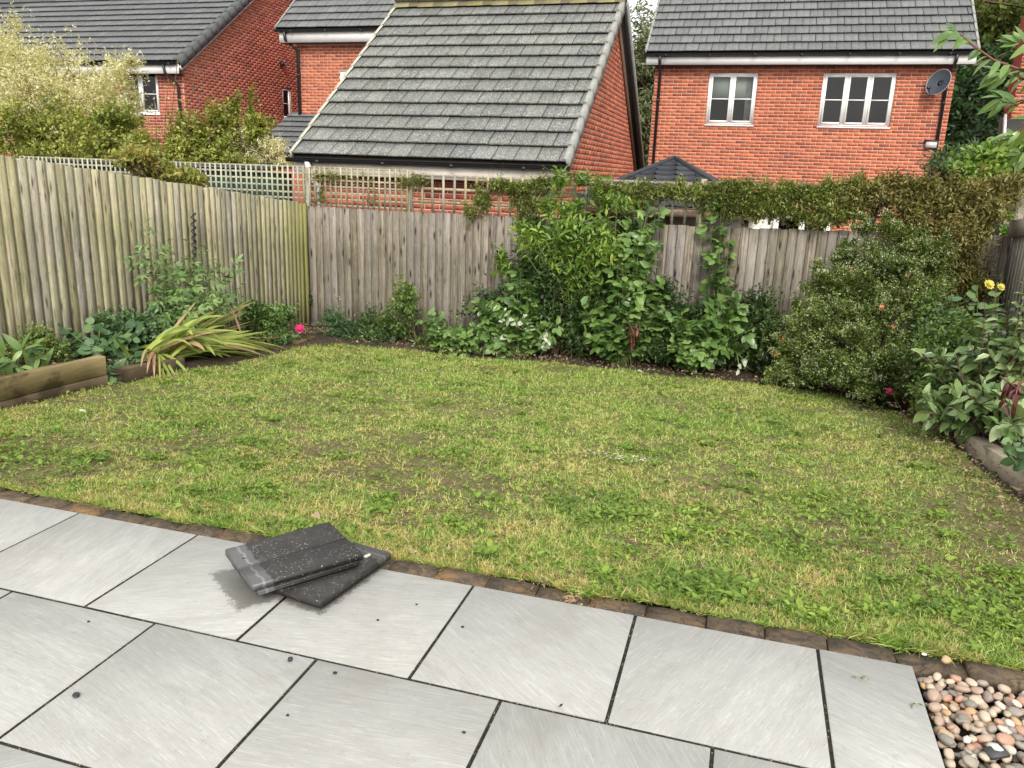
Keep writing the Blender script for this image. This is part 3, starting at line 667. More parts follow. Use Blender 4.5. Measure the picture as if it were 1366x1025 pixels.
# ---- garage behind the back fence
T = math.tan
def build_garage():
    g = thing('garage', (-4.3, 12.5, -1), 'brick garage with a steep grey tiled roof and mossy ridge behind the trellis', 'garage')
    EY, EZ, RY, RZ, X0, X1 = 10.28, 1.60, 13.86, 4.20, -6.33, -2.32
    ang = math.atan2(RZ - EZ, RY - EY); v = np.array([0, math.cos(ang), math.sin(ang)]); Ls = (RY - EY) / math.cos(ang)
    v2 = np.array([0, -math.cos(ang), math.sin(ang)])
    f = Wall((X0 + .12, EY + .28, 0), (1, 0, 0), (0, -1, 0)); Wd = X1 - X0 - .24
    brick_part(g, f, Wd, -1.0, 1.62, M['brick2'], vis=lambda x, y: 236 < y < 300 and 405 < x < 760)
    y0 = EY + .28; Lg = 2 * (RY - y0); s = Wall((X1 - .12, y0, 0), (0, 1, 0), (1, 0, 0)); zt0 = EZ + .28 * T(ang) - .06
    brick_part(g, s, Lg, -1.0, 4.2, M['brick'], top=lambda u: zt0 + min(u, Lg - u) * T(ang) - .02, vis=lambda x, y: y < 245)
    mb = MB(); yb = y0 + Lg; x0 = X0 + .12
    V = [(x0, y0, -1), (x0, yb, -1), (x0, yb, zt0), (x0, RY, RZ - .12), (x0, y0, zt0), (X1 - .12, yb, -1), (X1 - .12, yb, zt0)]
    mobj('back_wall', np.array(V, float), [np.array([[0, 1, 2, 3, 4]]), np.array([[1, 5, 6, 2]])], M['brick'], g)
    rf = roof_slope(g, (X0, EY, EZ), (1, 0, 0), v, X1 - X0, Ls, M['tile_g'], gauge=Ls / 13.2, mats_top=M['tile_gm'])
    roof_slope(g, (X0, 2 * RY - EY, EZ), (1, 0, 0), v2, X1 - X0, Ls, M['tile_g'], gauge=Ls / 13.2)
    verge_caps(rf, (X1, EY, EZ), v, Ls, (1, 0, 0), M['verge'], gauge=Ls / 13.2)
    verge_caps(rf, (X0, EY, EZ), v, Ls, (-1, 0, 0), M['verge_pale'], gauge=Ls / 13.2, w=.06, drop=.05)
    # ridge tiles
    Lr = (X1 - X0 + .04) / 9
    V, F = [], []; n = 8
    for e, dz in ((0, 0), (Lr - .012, .006), (Lr + .012, 0)):
        for j in range(n): t = math.pi * (j / (n - 1)); V.append((e, -math.cos(t) * .125, math.sin(t) * .105 - .06 + dz))
    F = [(a * n + j, (a + 1) * n + j, (a + 1) * n + j + 1, a * n + j + 1) for a in (0, 1) for j in range(n - 1)]
    F = np.array(F); me = np_mesh('ridge_tile', V, [F, np.array([list(range(n))])], M['ridge_m'], True)
    for k in range(9): inst('ridge_tile', me, rf, Matrix.Translation((X0 - .02 + k * Lr, RY, RZ + .05)) @ eul(random.uniform(-.02, .02), random.uniform(-.008, .008), random.uniform(-.01, .01)))
    gutter(g, (X0 - .05, EY - .045, EZ - .015), (X1 + .03, EY - .045, EZ - .015), (0, -1, 0), M['black'], .06)
    mb = MB(); mb.box((X0 + .02, EY + .02, EZ - .24), (X1 - .01, EY + .045, EZ - .04)); mb.obj('fascia', M['whited'], g)
    mb = MB(); mb.box((X0 + .04, EY + .047, EZ - .235), (X1 - .02, y0 - .003, EZ - .22)); mb.obj('soffit', M['barge'], g)
    # rear slope: brown barge board and dark roof edge
    mb = MB(); R0 = np.array([X1 - .02, RY, RZ - .10]); w2 = -v2
    mb.frame(R0, (1, 0, 0), w2, np.cross((1, 0, 0), w2), (-.09, -.055), (.05, Ls), (-.10, .16)); mb.obj('barge_board', M['barge'], g)
    mb = MB(); mb.frame((X1 + .02, RY, RZ + .0), (1, 0, 0), w2, np.cross((1, 0, 0), w2), (-.04, .012), (0, Ls), (-.09, .05)); mb.obj('roof_edge', M['black'], g)
    mb = MB(); mb.frame((X1 + .045, RY, RZ + .02), (1, 0, 0), w2, np.cross((1, 0, 0), w2), (-.012, .03), (0, Ls), (-.06, -.0)); mb.obj('verge_strip', M['verge'], g)
    downpipe(g, [(X0 + .27, EY - .05, EZ - .06), (X0 + .27, EY + .04, EZ - .28), (X0 + .29, EY + .22, EZ - .42), (X0 + .29, EY + .22, -1)], M['white'], .04)
build_garage()

# ---- right-hand house
def build_house_right():
    h = thing('brick_house', (.7, 22, -1), 'orange-red brick house at the right with two white upper windows and a satellite dish', 'house')
    X0, X1, Y0 = -2.55, 3.96, 20.3; ang = math.radians(40); v = np.array([0, math.cos(ang), math.sin(ang)]); EZ = 4.30
    W = Wall((X0, Y0, 0), (1, 0, 0), (0, -1, 0)); wins = [(1.28, 2.385, 2.755, 3.915), (3.81, 5.345, 2.755, 3.915), (2.5, 4.4, -.9, .75)]
    brick_part(h, W, X1 - X0, -1.0 + .035, 4.14, M['brick'], openings=wins, vis=lambda x, y: y < 245)
    window(h, W, *wins[0], 2, blind=.52, curtain=True); window(h, W, *wins[1], 3)
    window(h, W, *wins[2], 3, bar=None)
    V = [(X0, Y0, -1), (X1, Y0, -1), (X1, Y0 + 8.4, -1), (X0, Y0 + 8.4, -1), (X0, Y0, 4.15), (X1, Y0, 4.15), (X1, Y0 + 8.4, 4.15), (X0, Y0 + 8.4, 4.15), (X0, Y0 + 4.2, 4.15 + 4.2 * T(ang)), (X1, Y0 + 4.2, 4.15 + 4.2 * T(ang))]
    mobj('side_walls', np.array(V, float), [np.array([(1, 2, 6, 5), (2, 3, 7, 6), (3, 0, 4, 7)]), np.array([(4, 8, 7), (5, 6, 9)])], M['brick'], h)
    E = (-2.76, Y0 - .32, EZ); Ls = 4.52 / math.cos(ang)
    rf = roof_slope(h, E, (1, 0, 0), v, 7.02, Ls, M['tile_h'], gauge=.335)
    verge_caps(rf, (-2.76, E[1], EZ), v, Ls, (-1, 0, 0), M['verge'], w=.06); verge_caps(rf, (-2.76 + 7.02, E[1], EZ), v, Ls, (1, 0, 0), M['verge'], w=.06)
    v2 = np.array([0, -v[1], v[2]]); P = [np.array(E) + v * Ls, np.array(E) + (7.02, 0, 0) + v * Ls, np.array(E) + (7.02, 9.04, 0), np.array(E) + (0, 9.04, 0)]
    mobj('rear_roof', np.array(P), [np.array([[0, 1, 2, 3]])], M['tile_h'], h)
    gutter(h, (-2.78, Y0 - .36, EZ - .01), (4.28, Y0 - .36, EZ - .01), (0, -1, 0), M['black'], .065)
    mb = MB(); mb.box((-2.74, Y0 - .30, EZ - .25), (4.25, Y0 - .275, EZ - .04)); mb.obj('fascia', M['white'], h)
    mb = MB(); mb.box((-2.73, Y0 - .27, EZ - .245), (4.24, Y0 - .008, EZ - .232)); mb.obj('soffit', M['black'], h)
    for xx, xt in ((-2.42, -2.42), (3.80, 3.86)):
        downpipe(h, [(xt, Y0 - .36, EZ - .06), (xt, Y0 - .33, EZ - .2), (xx, Y0 - .06, EZ - .42), (xx, Y0 - .06, -1)], M['black'], .036)
    # outside light/vent box low on the wall
    mb = MB(); mb.box((3.58, Y0 - .11, 2.33), (3.80, Y0 - .008, 2.47)); b = mb.obj('vent_box', m_plain('vent_box_grey', (.50, .50, .48), .5), h)
    mb = MB(); mb.box((3.55, Y0 - .13, 2.475), (3.83, Y0 - .007, 2.50)); mb.obj('vent_hood', M['black'], b)
    # satellite dish
    d = thing('satellite_dish', (3.62, Y0 - .3, 3.66), 'dark grey oval satellite dish fixed high on the right end of the orange brick house', 'satellite dish')
    V, F = [], []; nr, na = 5, 24; ax = np.array([-.62, -.70, .34]); ax /= np.linalg.norm(ax); s1 = np.cross(ax, (0, 0, 1)); s1 /= np.linalg.norm(s1); s2 = np.cross(s1, ax); c = np.array([3.62, Y0 - .30, 3.66])
    V = [c]; 
    for i in range(1, nr + 1):
        for j in range(na): a = 2 * math.pi * j / na; r = i / nr; V.append(c + s1 * math.cos(a) * r * .26 + s2 * math.sin(a) * r * .285 + ax * .06 * r * r)
    F3 = [(0, 1 + j, 1 + (j + 1) % na) for j in range(na)]; F4 = [(1 + (i - 1) * na + j, 1 + (i - 1) * na + (j + 1) % na, 1 + i * na + (j + 1) % na, 1 + i * na + j) for i in range(1, nr) for j in range(na)]
    md = m_plain('dish_grey', (.05, .06, .072), .6, .3, .1)
    mobj('reflector', np.array(V), [np.array(F3), np.array(F4)], md, d, True)
    mb = MB(); rim = [V[1 + (nr - 1) * na + j] for j in range(na)]; mb.tube(rim + [rim[0]], .008, 5, False); mb.obj('rim', m_plain('dish_rim', (.3, .31, .33)), d)
    mb = MB(); lnb = c + ax * .38 - s2 * .30 - s1 * .05; mb.tube([c - s2 * .285 + ax * .05, c - s2 * .35 + ax * .2, lnb], .012, 6); mb.obj('feed_arm', M['black'], d)
    mb = MB(); mb.tube([lnb - ax * .03 + s2 * .03, lnb + ax * .05], .03, 8); mb.obj('receiver', M['black'], d)
    mb = MB(); mb.tube([c - ax * .01, c + np.array([.05, .2, -.05]), (3.70, Y0 - .01, 3.60)], .02, 6); mb.frame((3.70, Y0 - .012, 3.60), (1, 0, 0), (0, 1, 0), (0, 0, 1), (-.05, .05), (-.01, .004), (-.09, .09)); mb.obj('bracket', M['black'], d)
build_house_right()

# ---- left house, gable end towards the garden
def build_house_left():
    h = thing('brick_house', (-18, 22, -1), 'red brick house at the left, gable end and wide slate-grey roof above pale shrubs', 'house')
    XG, Y0, Y1, EZ = -14.4, 18.35, 27.5, 4.02; RYc = (Y0 + Y1) / 2; ang = math.radians(34.5); v = np.array([0, math.cos(ang), math.sin(ang)]); XL = -25
    s = Wall((XG, Y0, 0), (0, 1, 0), (1, 0, 0)); Lg = Y1 - Y0; zt = lambda u: EZ - .02 + min(u, Lg - u) * T(ang)
    ow = [(22.95 - Y0, 23.47 - Y0, 2.86, 3.82)]
    brick_part(h, s, Lg, -1.0, 7.2, M['brick2'], openings=ow, top=zt, vis=lambda x, y: 240 < x < 395 and y < 180)
    window(h, s, *ow[0], 1)
    f = Wall((XL, Y0, 0), (1, 0, 0), (0, -1, 0)); u0 = -16.35 - XL; fw = [(u0, u0 + 1.16, 2.66, 3.80)]
    brick_part(h, f, XG - XL, -1.0, 4.0, M['brick2'], openings=fw, vis=lambda x, y: x > 150 and y < 180)
    window(h, f, *fw[0], 2, bar=.42)
    V = [(XL, Y0, -1), (XL, Y1, -1), (XL, Y1, EZ), (XL, RYc, zt(Lg / 2)), (XL, Y0, EZ), (XG, Y1, -1), (XG, Y1, EZ)]
    mobj('side_walls', np.array(V, float), [np.array([[0, 1, 2, 3, 4]]), np.array([[1, 5, 6, 2]])], M['brick2'], h)
    Ls = (RYc - Y0 + .3) / math.cos(ang); E = np.array([XL, Y0 - .3, EZ - .3 * T(ang) + .08]); Wd = XG + .14 - XL
    rf = roof_slope(h, E, (1, 0, 0), v, Wd, Ls, M['tile_h2'], gauge=.335, vis=lambda x, y: x < 340)
    verge_caps(rf, E + (Wd, 0, 0), v, Ls, (1, 0, 0), M['verge_dark'], w=.26, drop=.16)
    P = [E + v * Ls, E + (Wd, 0, 0) + v * Ls, E + (Wd, Y1 - Y0 + .6, 0), E + (0, Y1 - Y0 + .6, 0)]
    mobj('rear_roof', np.array(P), [np.array([[0, 1, 2, 3]])], M['tile_h2'], h)
    mb = MB(); nrm = np.cross((1, 0, 0), v)
    mb.frame(E + (Wd - .115, 0, 0), (1, 0, 0), v, nrm, (-.02, .10), (0, Ls), (-.22, -.10)); mb.obj('barge_board', M['white'], h)
    v2 = np.array([0, -v[1], v[2]]); n2 = np.cross(v2, (1, 0, 0)) ; E2 = E + (0, Y1 - Y0 + .6, 0)
    mb = MB(); mb.frame(E2 + (Wd - .115, 0, 0), (1, 0, 0), v2, np.array([0, v[2], v[1]]), (-.02, .10), (0, Ls), (-.22, -.10)); mb.obj('barge_board', M['white'], h)
    gutter(h, (XL, E[1] - .045, E[2] + .0), (XG + .1, E[1] - .045, E[2] + .0), (0, -1, 0), M['black'], .065)
    mb = MB(); mb.box((XL, E[1] + .02, E[2] - .27), (XG + .1, E[1] + .045, E[2] - .03)); mb.obj('fascia', M['white'], h)
    mb = MB(); mb.box((XL, E[1] + .05, E[2] - .265), (XG + .08, Y0 - .008, E[2] - .25)); mb.obj('soffit', M['black'], h)
    downpipe(h, [(XG - .32, E[1] - .045, E[2] - .05), (XG - .3, E[1], E[2] - .25), (XG - .12, Y0 - .06, E[2] - .52), (XG - .12, Y0 - .06, -1)], M['black'], .036)
    a = thing('alarm_light', atx(377, 88, XG + .06), 'small dark security lamp on the brick gable end above its narrow window', 'security lamp')
    c = LOC[a.name]; mb = MB(); mb.box(c + (-.06, -.05, -.02), c + (-.03, .05, .12)); mb.obj('mount', M['black'], a); mb = MB(); mb.box(c + (-.028, -.09, .0), c + (.07, .09, .10)); mb.obj('lamp_head', M['black'], a)
build_house_left()

# ---- middle house behind the garage
def build_house_mid():
    h = thing('brick_house', (-9, 23, -1), 'red brick house half hidden behind the steep garage roof, with a lean-to porch', 'house')
    X0, X1, Y0 = -12.05, -5.1, 20.0; EZ = 4.90; ang = math.radians(40); v = np.array([0, math.cos(ang), math.sin(ang)])
    W = Wall((X0, Y0, 0), (1, 0, 0), (0, -1, 0)); u0 = -10.80 - X0; wins = [(u0, u0 + 1.1, 2.75, 3.93)]
    brick_part(h, W, X1 - X0, -1.0, 4.6, M['brick'], openings=wins, vis=lambda x, y: x < 500 and y < 170)
    window(h, W, *wins[0], 2)
    V = [(X0, Y0, -1), (X1, Y0, -1), (X1, Y0 + 8, -1), (X0, Y0 + 8, -1), (X0, Y0, 4.7), (X1, Y0, 4.7), (X1, Y0 + 8, 4.7), (X0, Y0 + 8, 4.7), (X0, Y0 + 4, 4.7 + 4 * T(ang)), (X1, Y0 + 4, 4.7 + 4 * T(ang))]
    mobj('side_walls', np.array(V, float), [np.array([(1, 2, 6, 5), (2, 3, 7, 6), (3, 0, 4, 7)]), np.array([(4, 8, 7), (5, 6, 9)])], M['brick2'], h)
    E = np.array([-12.46, Y0 - .32, EZ]); Ls = 4.32 / math.cos(ang); Wd = 7.55
    rf = roof_slope(h, E, (1, 0, 0), v, Wd, Ls, M['tile_h'], vis=lambda x, y: y < 60)
    verge_caps(rf, E, v, Ls, (-1, 0, 0), M['verge'], w=.06, drop=.07)
    P = [E + v * Ls, E + (Wd, 0, 0) + v * Ls, E + (Wd, 8.64, 0), E + (0, 8.64, 0)]; mobj('rear_roof', np.array(P), [np.array([[0, 1, 2, 3]])], M['tile_h'], h)
    gutter(h, (-12.47, Y0 - .36, EZ - .01), (-5, Y0 - .36, EZ - .01), (0, -1, 0), M['black'], .065)
    mb = MB(); mb.box((-12.38, Y0 - .30, EZ - .32), (-4.9, Y0 - .275, EZ - .04)); mb.obj('fascia', M['white'], h)
    mb = MB(); mb.box((-12.37, Y0 - .27, EZ - .315), (-4.9, Y0 - .008, EZ - .30)); mb.obj('soffit', M['black'], h)
    downpipe(h, [(-12.2, Y0 - .36, EZ - .06), (-12.2, Y0 - .3, EZ - .25), (-11.98, Y0 - .07, EZ - .5), (-11.98, Y0 - .07, 2.76)], M['black'], .045)
    # lean-to porch roof
    a2 = math.radians(28); v3 = np.array([0, math.cos(a2), math.sin(a2)]); P0 = np.array([-12.35, Y0 - 1.95, 2.76 - 1.95 * T(a2)])
    pf = roof_slope(h, P0, (1, 0, 0), v3, 4.2, 1.93 / math.cos(a2), M['tile_h2'], gauge=.30, name='porch_roof')
    mb = MB(); mb.box((-12.2, Y0 - .10, 2.70), (-8.1, Y0 - .007, 2.80)); mb.obj('flashing', M['lead'], h)
    mb = MB(); mb.box((-12.05, Y0 - 1.6, -1), (-8.4, Y0 - .01, 1.85)); mb.obj('porch_wall', M['brick'], h)
build_house_mid()

# ---- sliver of a house at the far right, over the laurel
def build_house_far():
    h = thing('brick_house', (7.2, 24, -1), 'narrow strip of red brick house at the far right edge behind the overhanging branch', 'house')
    W = Wall((5.62, 22.0, 0), (1, 0, 0), (0, -1, 0)); brick_part(h, W, 3.6, -1.0, 5.4, M['brick'], vis=lambda x, y: y < 200)
    V = [(5.62, 22, -1), (9.22, 22, -1), (9.22, 22.7, -1), (5.62, 22.7, -1), (5.62, 22, 5.4), (9.22, 22, 5.4), (9.22, 22.7, 5.4), (5.62, 22.7, 5.4)]
    mobj('side_walls', np.array(V, float), [np.array([(1, 2, 6, 5), (2, 3, 7, 6), (3, 0, 4, 7)])], M['brick2'], h)
    ang = math.radians(40); roof_slope(h, (5.42, 21.7, 5.5), (1, 0, 0), (0, math.cos(ang), math.sin(ang)), 4.0, 1.2, M['tile_h'])
    # low side roof with a pale barge board
    A = np.array([5.0, 19.6, 1.75]); B = np.array([5.42, 21.9, 3.1]); d = (B - A) / np.linalg.norm(B - A)
    mb = MB(); mb.frame(A, d, (1, 0, 0), np.cross(d, (1, 0, 0)), (0, 2.6), (0, .05), (-.16, .0)); mb.obj('barge_board', M['white'], h)
    mb = MB(); mb.frame(A, d, (1, 0, 0), np.cross(d, (1, 0, 0)), (-.1, 2.7), (-.06, 2.4), (.005, .07)); mb.obj('side_roof', M['tile_h2'], h)
    mb = MB(); mb.box((5.12, 19.8, -1), (7.5, 21.98, 1.8)); mb.obj('side_wall', M['brick'], h)
build_house_far()

# ---- gazebo with shingled pyramid roof
def build_gazebo():
    c = np.array([-1.21, 12.75]); a, zt, zb = 1.35, 1.775, 1.10
    g = thing('gazebo', (c[0], c[1], -1), 'gazebo with a dark hexagon-shingled pyramid roof rising just above the creeper', 'gazebo')
    ap = np.array([c[0], c[1], zt]); C4 = [np.array([c[0] + sx * a, c[1] + sy * a, zb]) for sx, sy in ((-1, -1), (1, -1), (1, 1), (-1, 1))]
    t = NT('hex_shingle'); nz = t.noise(t.pos(), 9, 4); n2 = t.noise(t.pos(), 140, 2); col = t.mix(t.rand(), (.028, .032, .040), (.050, .054, .064)); col = t.mix(t.math('MULTIPLY', n2, .35), col, (.09, .09, .095)); ms = t.bsdf(col, .85, n2, .4, .003, .3)
    V = [ap] + C4; mobj('roof', np.array(V) - (0, 0, .02), [np.array([(0, 1, 2), (0, 2, 3), (0, 3, 4), (0, 4, 1)])], M['black'], g)
    rr = 0.0
    for k in (0, 1, 3):
        A, B = C4[k], C4[(k + 1) % 4]; u = (B - A) / np.linalg.norm(B - A); mid = (A + B) / 2; v = ap - mid; Ls = np.linalg.norm(v); v /= Ls; n = np.cross(u, v); n = n if n[2] > 0 else -n
        row = 0; gg, w = .155, .30
        while row * gg < Ls - .02:
            half = (a) * (1 - row * gg / Ls); x = -half - w + (w / 2 if row % 2 else 0)
            while x < half:
                x0, x1 = max(x, -half + .005), min(x + w, half - .005)
                if x1 - x0 > .04:
                    hh = a * (1 - min(1, (row + 1) * gg / Ls)); xt0, xt1 = max(x0, -hh - .02), min(x1, hh + .02)
                    if xt1 > xt0:
                        y0, y1 = row * gg, min((row + 1) * gg + .03, Ls)
                        pts_ = [(x0 + .07, y0 - .0), (x1 - .07, y0), (x1, y0 + .075), (xt1, y1), (xt0, y1), (x0, y0 + .075)] if x1 - x0 > .16 else [(x0, y0), (x1, y0), (x1, y0 + .075), (xt1, y1), (xt0, y1), (x0, y0 + .075)]
                        Vt = [mid + u * p + v * q + n * (.014 - .012 * (q - y0) / (y1 - y0 + 1e-6)) for p, q in pts_]; Vb = [p - n * .010 for p in Vt]
                        F6 = [list(range(6)), [11, 10, 9, 8, 7, 6]]; F4 = [(j, (j + 1) % 6, 6 + (j + 1) % 6, 6 + j) for j in range(6)]
                        mobj('shingle', np.array(Vt + Vb), [np.array(F6), np.array(F4)], ms, g)
                x += w
            row += 1
    for k in range(4):
        mb = MB(); mb.tube([C4[k] + (0, 0, .012), ap + (0, 0, .018)], .035, 6); mb.obj('hip_cap', ms, g)
        A, B = C4[k], C4[(k + 1) % 4]; mb = MB(); dd = (B - A) / np.linalg.norm(B - A); nn_ = np.cross(dd, (0, 0, 1)); mb.frame(A, dd, nn_, (0, 0, 1), (0, np.linalg.norm(B - A)), (-.05, -.01), (-.13, -.01)); mb.obj('fascia', M['barge'], g)
        q = C4[k] + np.array([np.sign(c[0] - C4[k][0]) * .2, np.sign(c[1] - C4[k][1]) * .2, 0]); mb = MB(); mb.box((q[0] - .05, q[1] - .05, -1), (q[0] + .05, q[1] + .05, zb - .02)); mb.obj('post', M['barge'], g)
    s = thing('garden_screen', (-.9, 13.6, -1), 'pale garden screen glimpsed through the brown trellis below the gazebo', 'screen')
    mb = MB(); mb.box((-2.9, 13.58, -.9), (.45, 13.62, 1.02)); mb.obj('panel', M['whited'], s)
    for xx in (-2.9, -1.25, .4): mb = MB(); mb.box((xx - .04, 13.52, -1), (xx + .04, 13.575, .92)); mb.obj('post', M['white'], s)
build_gazebo()
# dark green shed over the left fence
sh = thing('garden_shed', (-7.3, 9.9, -1), 'dark green garden shed seen through the square trellis left of the corner', 'shed')
msh = m_plain('shed_green', (.018, .048, .032), .8, .3, .3, 9)
k = 0; xx = float(at(40, 222, 9.9)[0]); x0s = xx; x1s = float(at(357, 222, 9.9)[0])
while xx < x1s: mb = MB(); mb.box((xx, 9.9, -1), (xx + .118, 9.92 + .004 * (k % 2), 1.38)); mb.obj('board', msh, sh); xx += .12; k += 1
mb = MB(); mb.box((x0s, 9.93, -1), (x1s, 10.5, 1.37)); mb.obj('wall', msh, sh)
mb = MB(); mb.frame((-8.7, 9.8, 1.40), (1, 0, 0), (0, 1, .06), (0, -.06, 1), (x0s + 8.6, x1s + 8.75), (0, .8), (0, .03)); mb.obj('roof', M['black'], sh)

# ------------------------------------------------------------------ fences and trellis
def board_mesh(w, h, mat, seed, jag=.004):
    r = np.random.default_rng(seed); V, n = [], 5
    zs_ = [0, -h * .3, -h * .65, -h]
    for k, z in enumerate(zs_):
        b = r.normal(0, .0012)
        V += [(-w / 2, .004 + b, z), (w / 2, .016 + b, z + (r.normal(0, jag) if k == 0 else 0)), (w / 2, .001, z), (-w / 2, -.001, z)]
    F = [(i * 4 + j, i * 4 + (j + 1) % 4, (i + 1) * 4 + (j + 1) % 4, (i + 1) * 4 + j) for i in range(3) for j in range(4)] + [(0, 3, 2, 1), (12, 13, 14, 15)]
    return np_mesh('board', V, [np.array(F)], mat)
def fence(name, A, B, topf, h, mat, pitch, label, nrm, rails=True, rng=0):
    A, B = np.array(A, float), np.array(B, float); Lf = np.linalg.norm(B - A); u = (B - A) / Lf; nrm = np.array(nrm, float)
    f = thing(name, (A[0], A[1], topf(0) - h), label, 'fence'); ms = [board_mesh(pitch + .022, h, mat, rng + i) for i in range(6)]
    k = 0; s = pitch / 2
    while s < Lf:
        p = A + u * s; o = np.array([p[0], p[1], topf(s) + random.gauss(0, .004)])
        u3 = np.array([u[0], u[1], 0.0]); xd = u3 if np.dot(np.cross(u3, nrm), (0, 0, 1)) > 0 else -u3
        inst('board', ms[k % 6], f, mat4(o + nrm * random.uniform(-.001, .002), xd, nrm, (0, 0, 1)) @ eul(random.gauss(0, .0015), random.gauss(0, .005), random.gauss(0, .012)))
        s += pitch * random.uniform(.95, 1.05); k += 1
    nb = MB(); s2 = pitch / 2
    while s2 < Lf:
        for dz in (.25, .9, 1.5):
            p = A + u * (s2 + .01); c = np.array([p[0], p[1], topf(s2) - dz + random.uniform(-.012, .012)]); nb.frame(c, np.array([u[0], u[1], 0.]), nrm, (0, 0, 1), (-.0035, .0035), (.012, .0165), (-.0035, .0035))
        s2 += pitch
    nb.obj('nails', M['barge'], f, kind='stuff')
    for dz in (.25, .9, 1.5):
        mb = MB(); a = np.array([*A, topf(0) - dz]); b = np.array([*B, topf(Lf) - dz]); d = (b - a) / np.linalg.norm(b - a); mb.frame(a - nrm * .006, d, nrm, np.cross(nrm, d), (0, np.linalg.norm(b - a)), (-.075, -.0), (-.04, .04)); mb.obj('rail', mat, f)
    s = .02
    while s < Lf:
        p = A + u * s - nrm[:2] * .10; mb = MB(); z = topf(s); mb.box((p[0] - .045, p[1] - .045, z - h - .1), (p[0] + .045, p[1] + .045, z - .04)); mb.obj('post', mat, f); s += 1.83
    return f
FB = 9.42
ltop = lambda s: 1.80 - s * .108      # s from y = 2
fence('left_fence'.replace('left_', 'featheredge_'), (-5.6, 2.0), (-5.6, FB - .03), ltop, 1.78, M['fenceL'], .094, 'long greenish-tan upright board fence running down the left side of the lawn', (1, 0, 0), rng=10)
btop = lambda s: .965 + max(0, s - 5.2) * .022
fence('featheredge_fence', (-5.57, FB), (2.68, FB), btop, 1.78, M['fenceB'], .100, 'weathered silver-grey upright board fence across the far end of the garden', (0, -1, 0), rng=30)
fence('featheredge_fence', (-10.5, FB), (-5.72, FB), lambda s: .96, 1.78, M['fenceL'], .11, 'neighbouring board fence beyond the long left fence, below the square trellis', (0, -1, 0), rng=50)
rt = lambda s: 1.64 - s * .118
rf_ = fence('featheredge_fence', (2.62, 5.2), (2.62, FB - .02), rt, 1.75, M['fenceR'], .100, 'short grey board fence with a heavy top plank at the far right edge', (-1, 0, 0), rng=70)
a = np.array([2.60, 5.2, rt(0) + .01]); b = np.array([2.60, FB - .05, rt(FB - 5.25) + .01]); d = (b - a) / np.linalg.norm(b - a)
mb = MB(); nseg = 3
for k in range(nseg):
    mb = MB(); Ls = np.linalg.norm(b - a) / nseg; mb.frame(a + d * (k * Ls), d, (1, 0, 0), np.cross(d, (1, 0, 0)) * (-1 if np.cross(d, (1, 0, 0))[2] < 0 else 1), (.004, Ls - .004), (-.045, -.012), (-.15, .02)); mb.obj('top_plank', M['plank'], rf_)

def trellis(label, A, u, W, zb, zt, px_, pz, mat, sw, nrm, frame=True):
    A, u, nrm = np.array(A, float), np.array(u, float), np.array(nrm, float)
    t = thing('trellis', (A[0], A[1], zb), label, 'trellis', 'trellis panels along the top of the fences')
    Lz = zt - zb; mb = MB(); mb.frame((0, 0, 0), u, nrm, (0, 0, 1), (-sw / 2, sw / 2), (.0065, .0145), (0, Lz)); mv = mb.mesh('slat', mat)
    mb = MB(); mb.frame((0, 0, 0), u, nrm, (0, 0, 1), (0, W), (-.002, .006), (-sw / 2, sw / 2)); mh = mb.mesh('slat', mat)
    n = int(round(W / px_))
    for k in range(n + 1): inst('slat', mv, t, Matrix.Translation(A + u * (sw / 2 + k * (W - sw) / n) + (0, 0, zb)) @ eul(0, random.gauss(0, .01), 0))
    k = 0; z = zt - sw / 2 - .002
    while z > zb - .001: inst('slat', mh, t, Matrix.Translation(A + np.array([0, 0, z])) @ eul(0, random.gauss(0, .0015), 0)); z -= pz
    return t
trellis('square lattice trellis panel at the garden corner with open brick view behind it', (-5.56, FB, 0), (1, 0, 0), 1.40, .965, 1.475, .078, .078, M['trel'], .022, (0, -1, 0))
xs0 = -4.13; labs = ['coarse trellis panel under the garage fascia, right of the square lattice', 'coarse trellis panel behind the tallest shrub', 'coarse trellis panel in front of the gazebo roof', 'coarse trellis panel half buried in creeper at the right end']
for k in range(4):
    w_ = min(1.80, 2.66 - xs0); trellis(labs[k], (xs0, FB, 0), (1, 0, 0), w_ - .03, .97 + (.01 + .02 * k if k > 1 else 0), 1.43 + .02 * k, .145, .158, M['trel'] if k < 1 else M['trelB'], .030, (0, -1, 0)); xs0 += 1.80
trellis('square trellis panel above the left fence, in front of the green shed', (-7.85, FB, 0), (1, 0, 0), 2.23, .965, 1.475, .080, .080, M['trelL'], .024, (0, -1, 0))
trellis('square trellis panel at the far left under the pale shrub', (-10.3, FB, 0), (1, 0, 0), 2.1, .965, 1.475, .082, .080, M['trelL'], .024, (0, -1, 0))
trellis('trellis panel over the short fence at the far right edge', (2.64, 5.2, 1.0), (0, 1, 0), 4.1, 1.0, 1.42, .3, .13, M['trelB'], .035, (-1, 0, 0))
for k, x_ in enumerate((-5.60, -4.15, -2.34, -.54, 1.26, 2.66)):
    mb = MB(); mb.box((x_ - .032, FB + .01, -.75), (x_ + .032, FB + .075, 1.46 + .01 * k)); mb.obj('trellis_post', M['trelL'] if k == 0 else M['trel'], None, label=['pale trellis post right at the corner of the two fences', 'trellis post where the fine lattice meets the coarse one', 'trellis post behind the left side of the tall shrub', 'trellis post between the gazebo roof and the tall shrub', 'trellis post under the thick creeper right of the bramble column', 'trellis post hidden at the far right end of the fence'][k], cat='post', group='posts carrying the trellis')

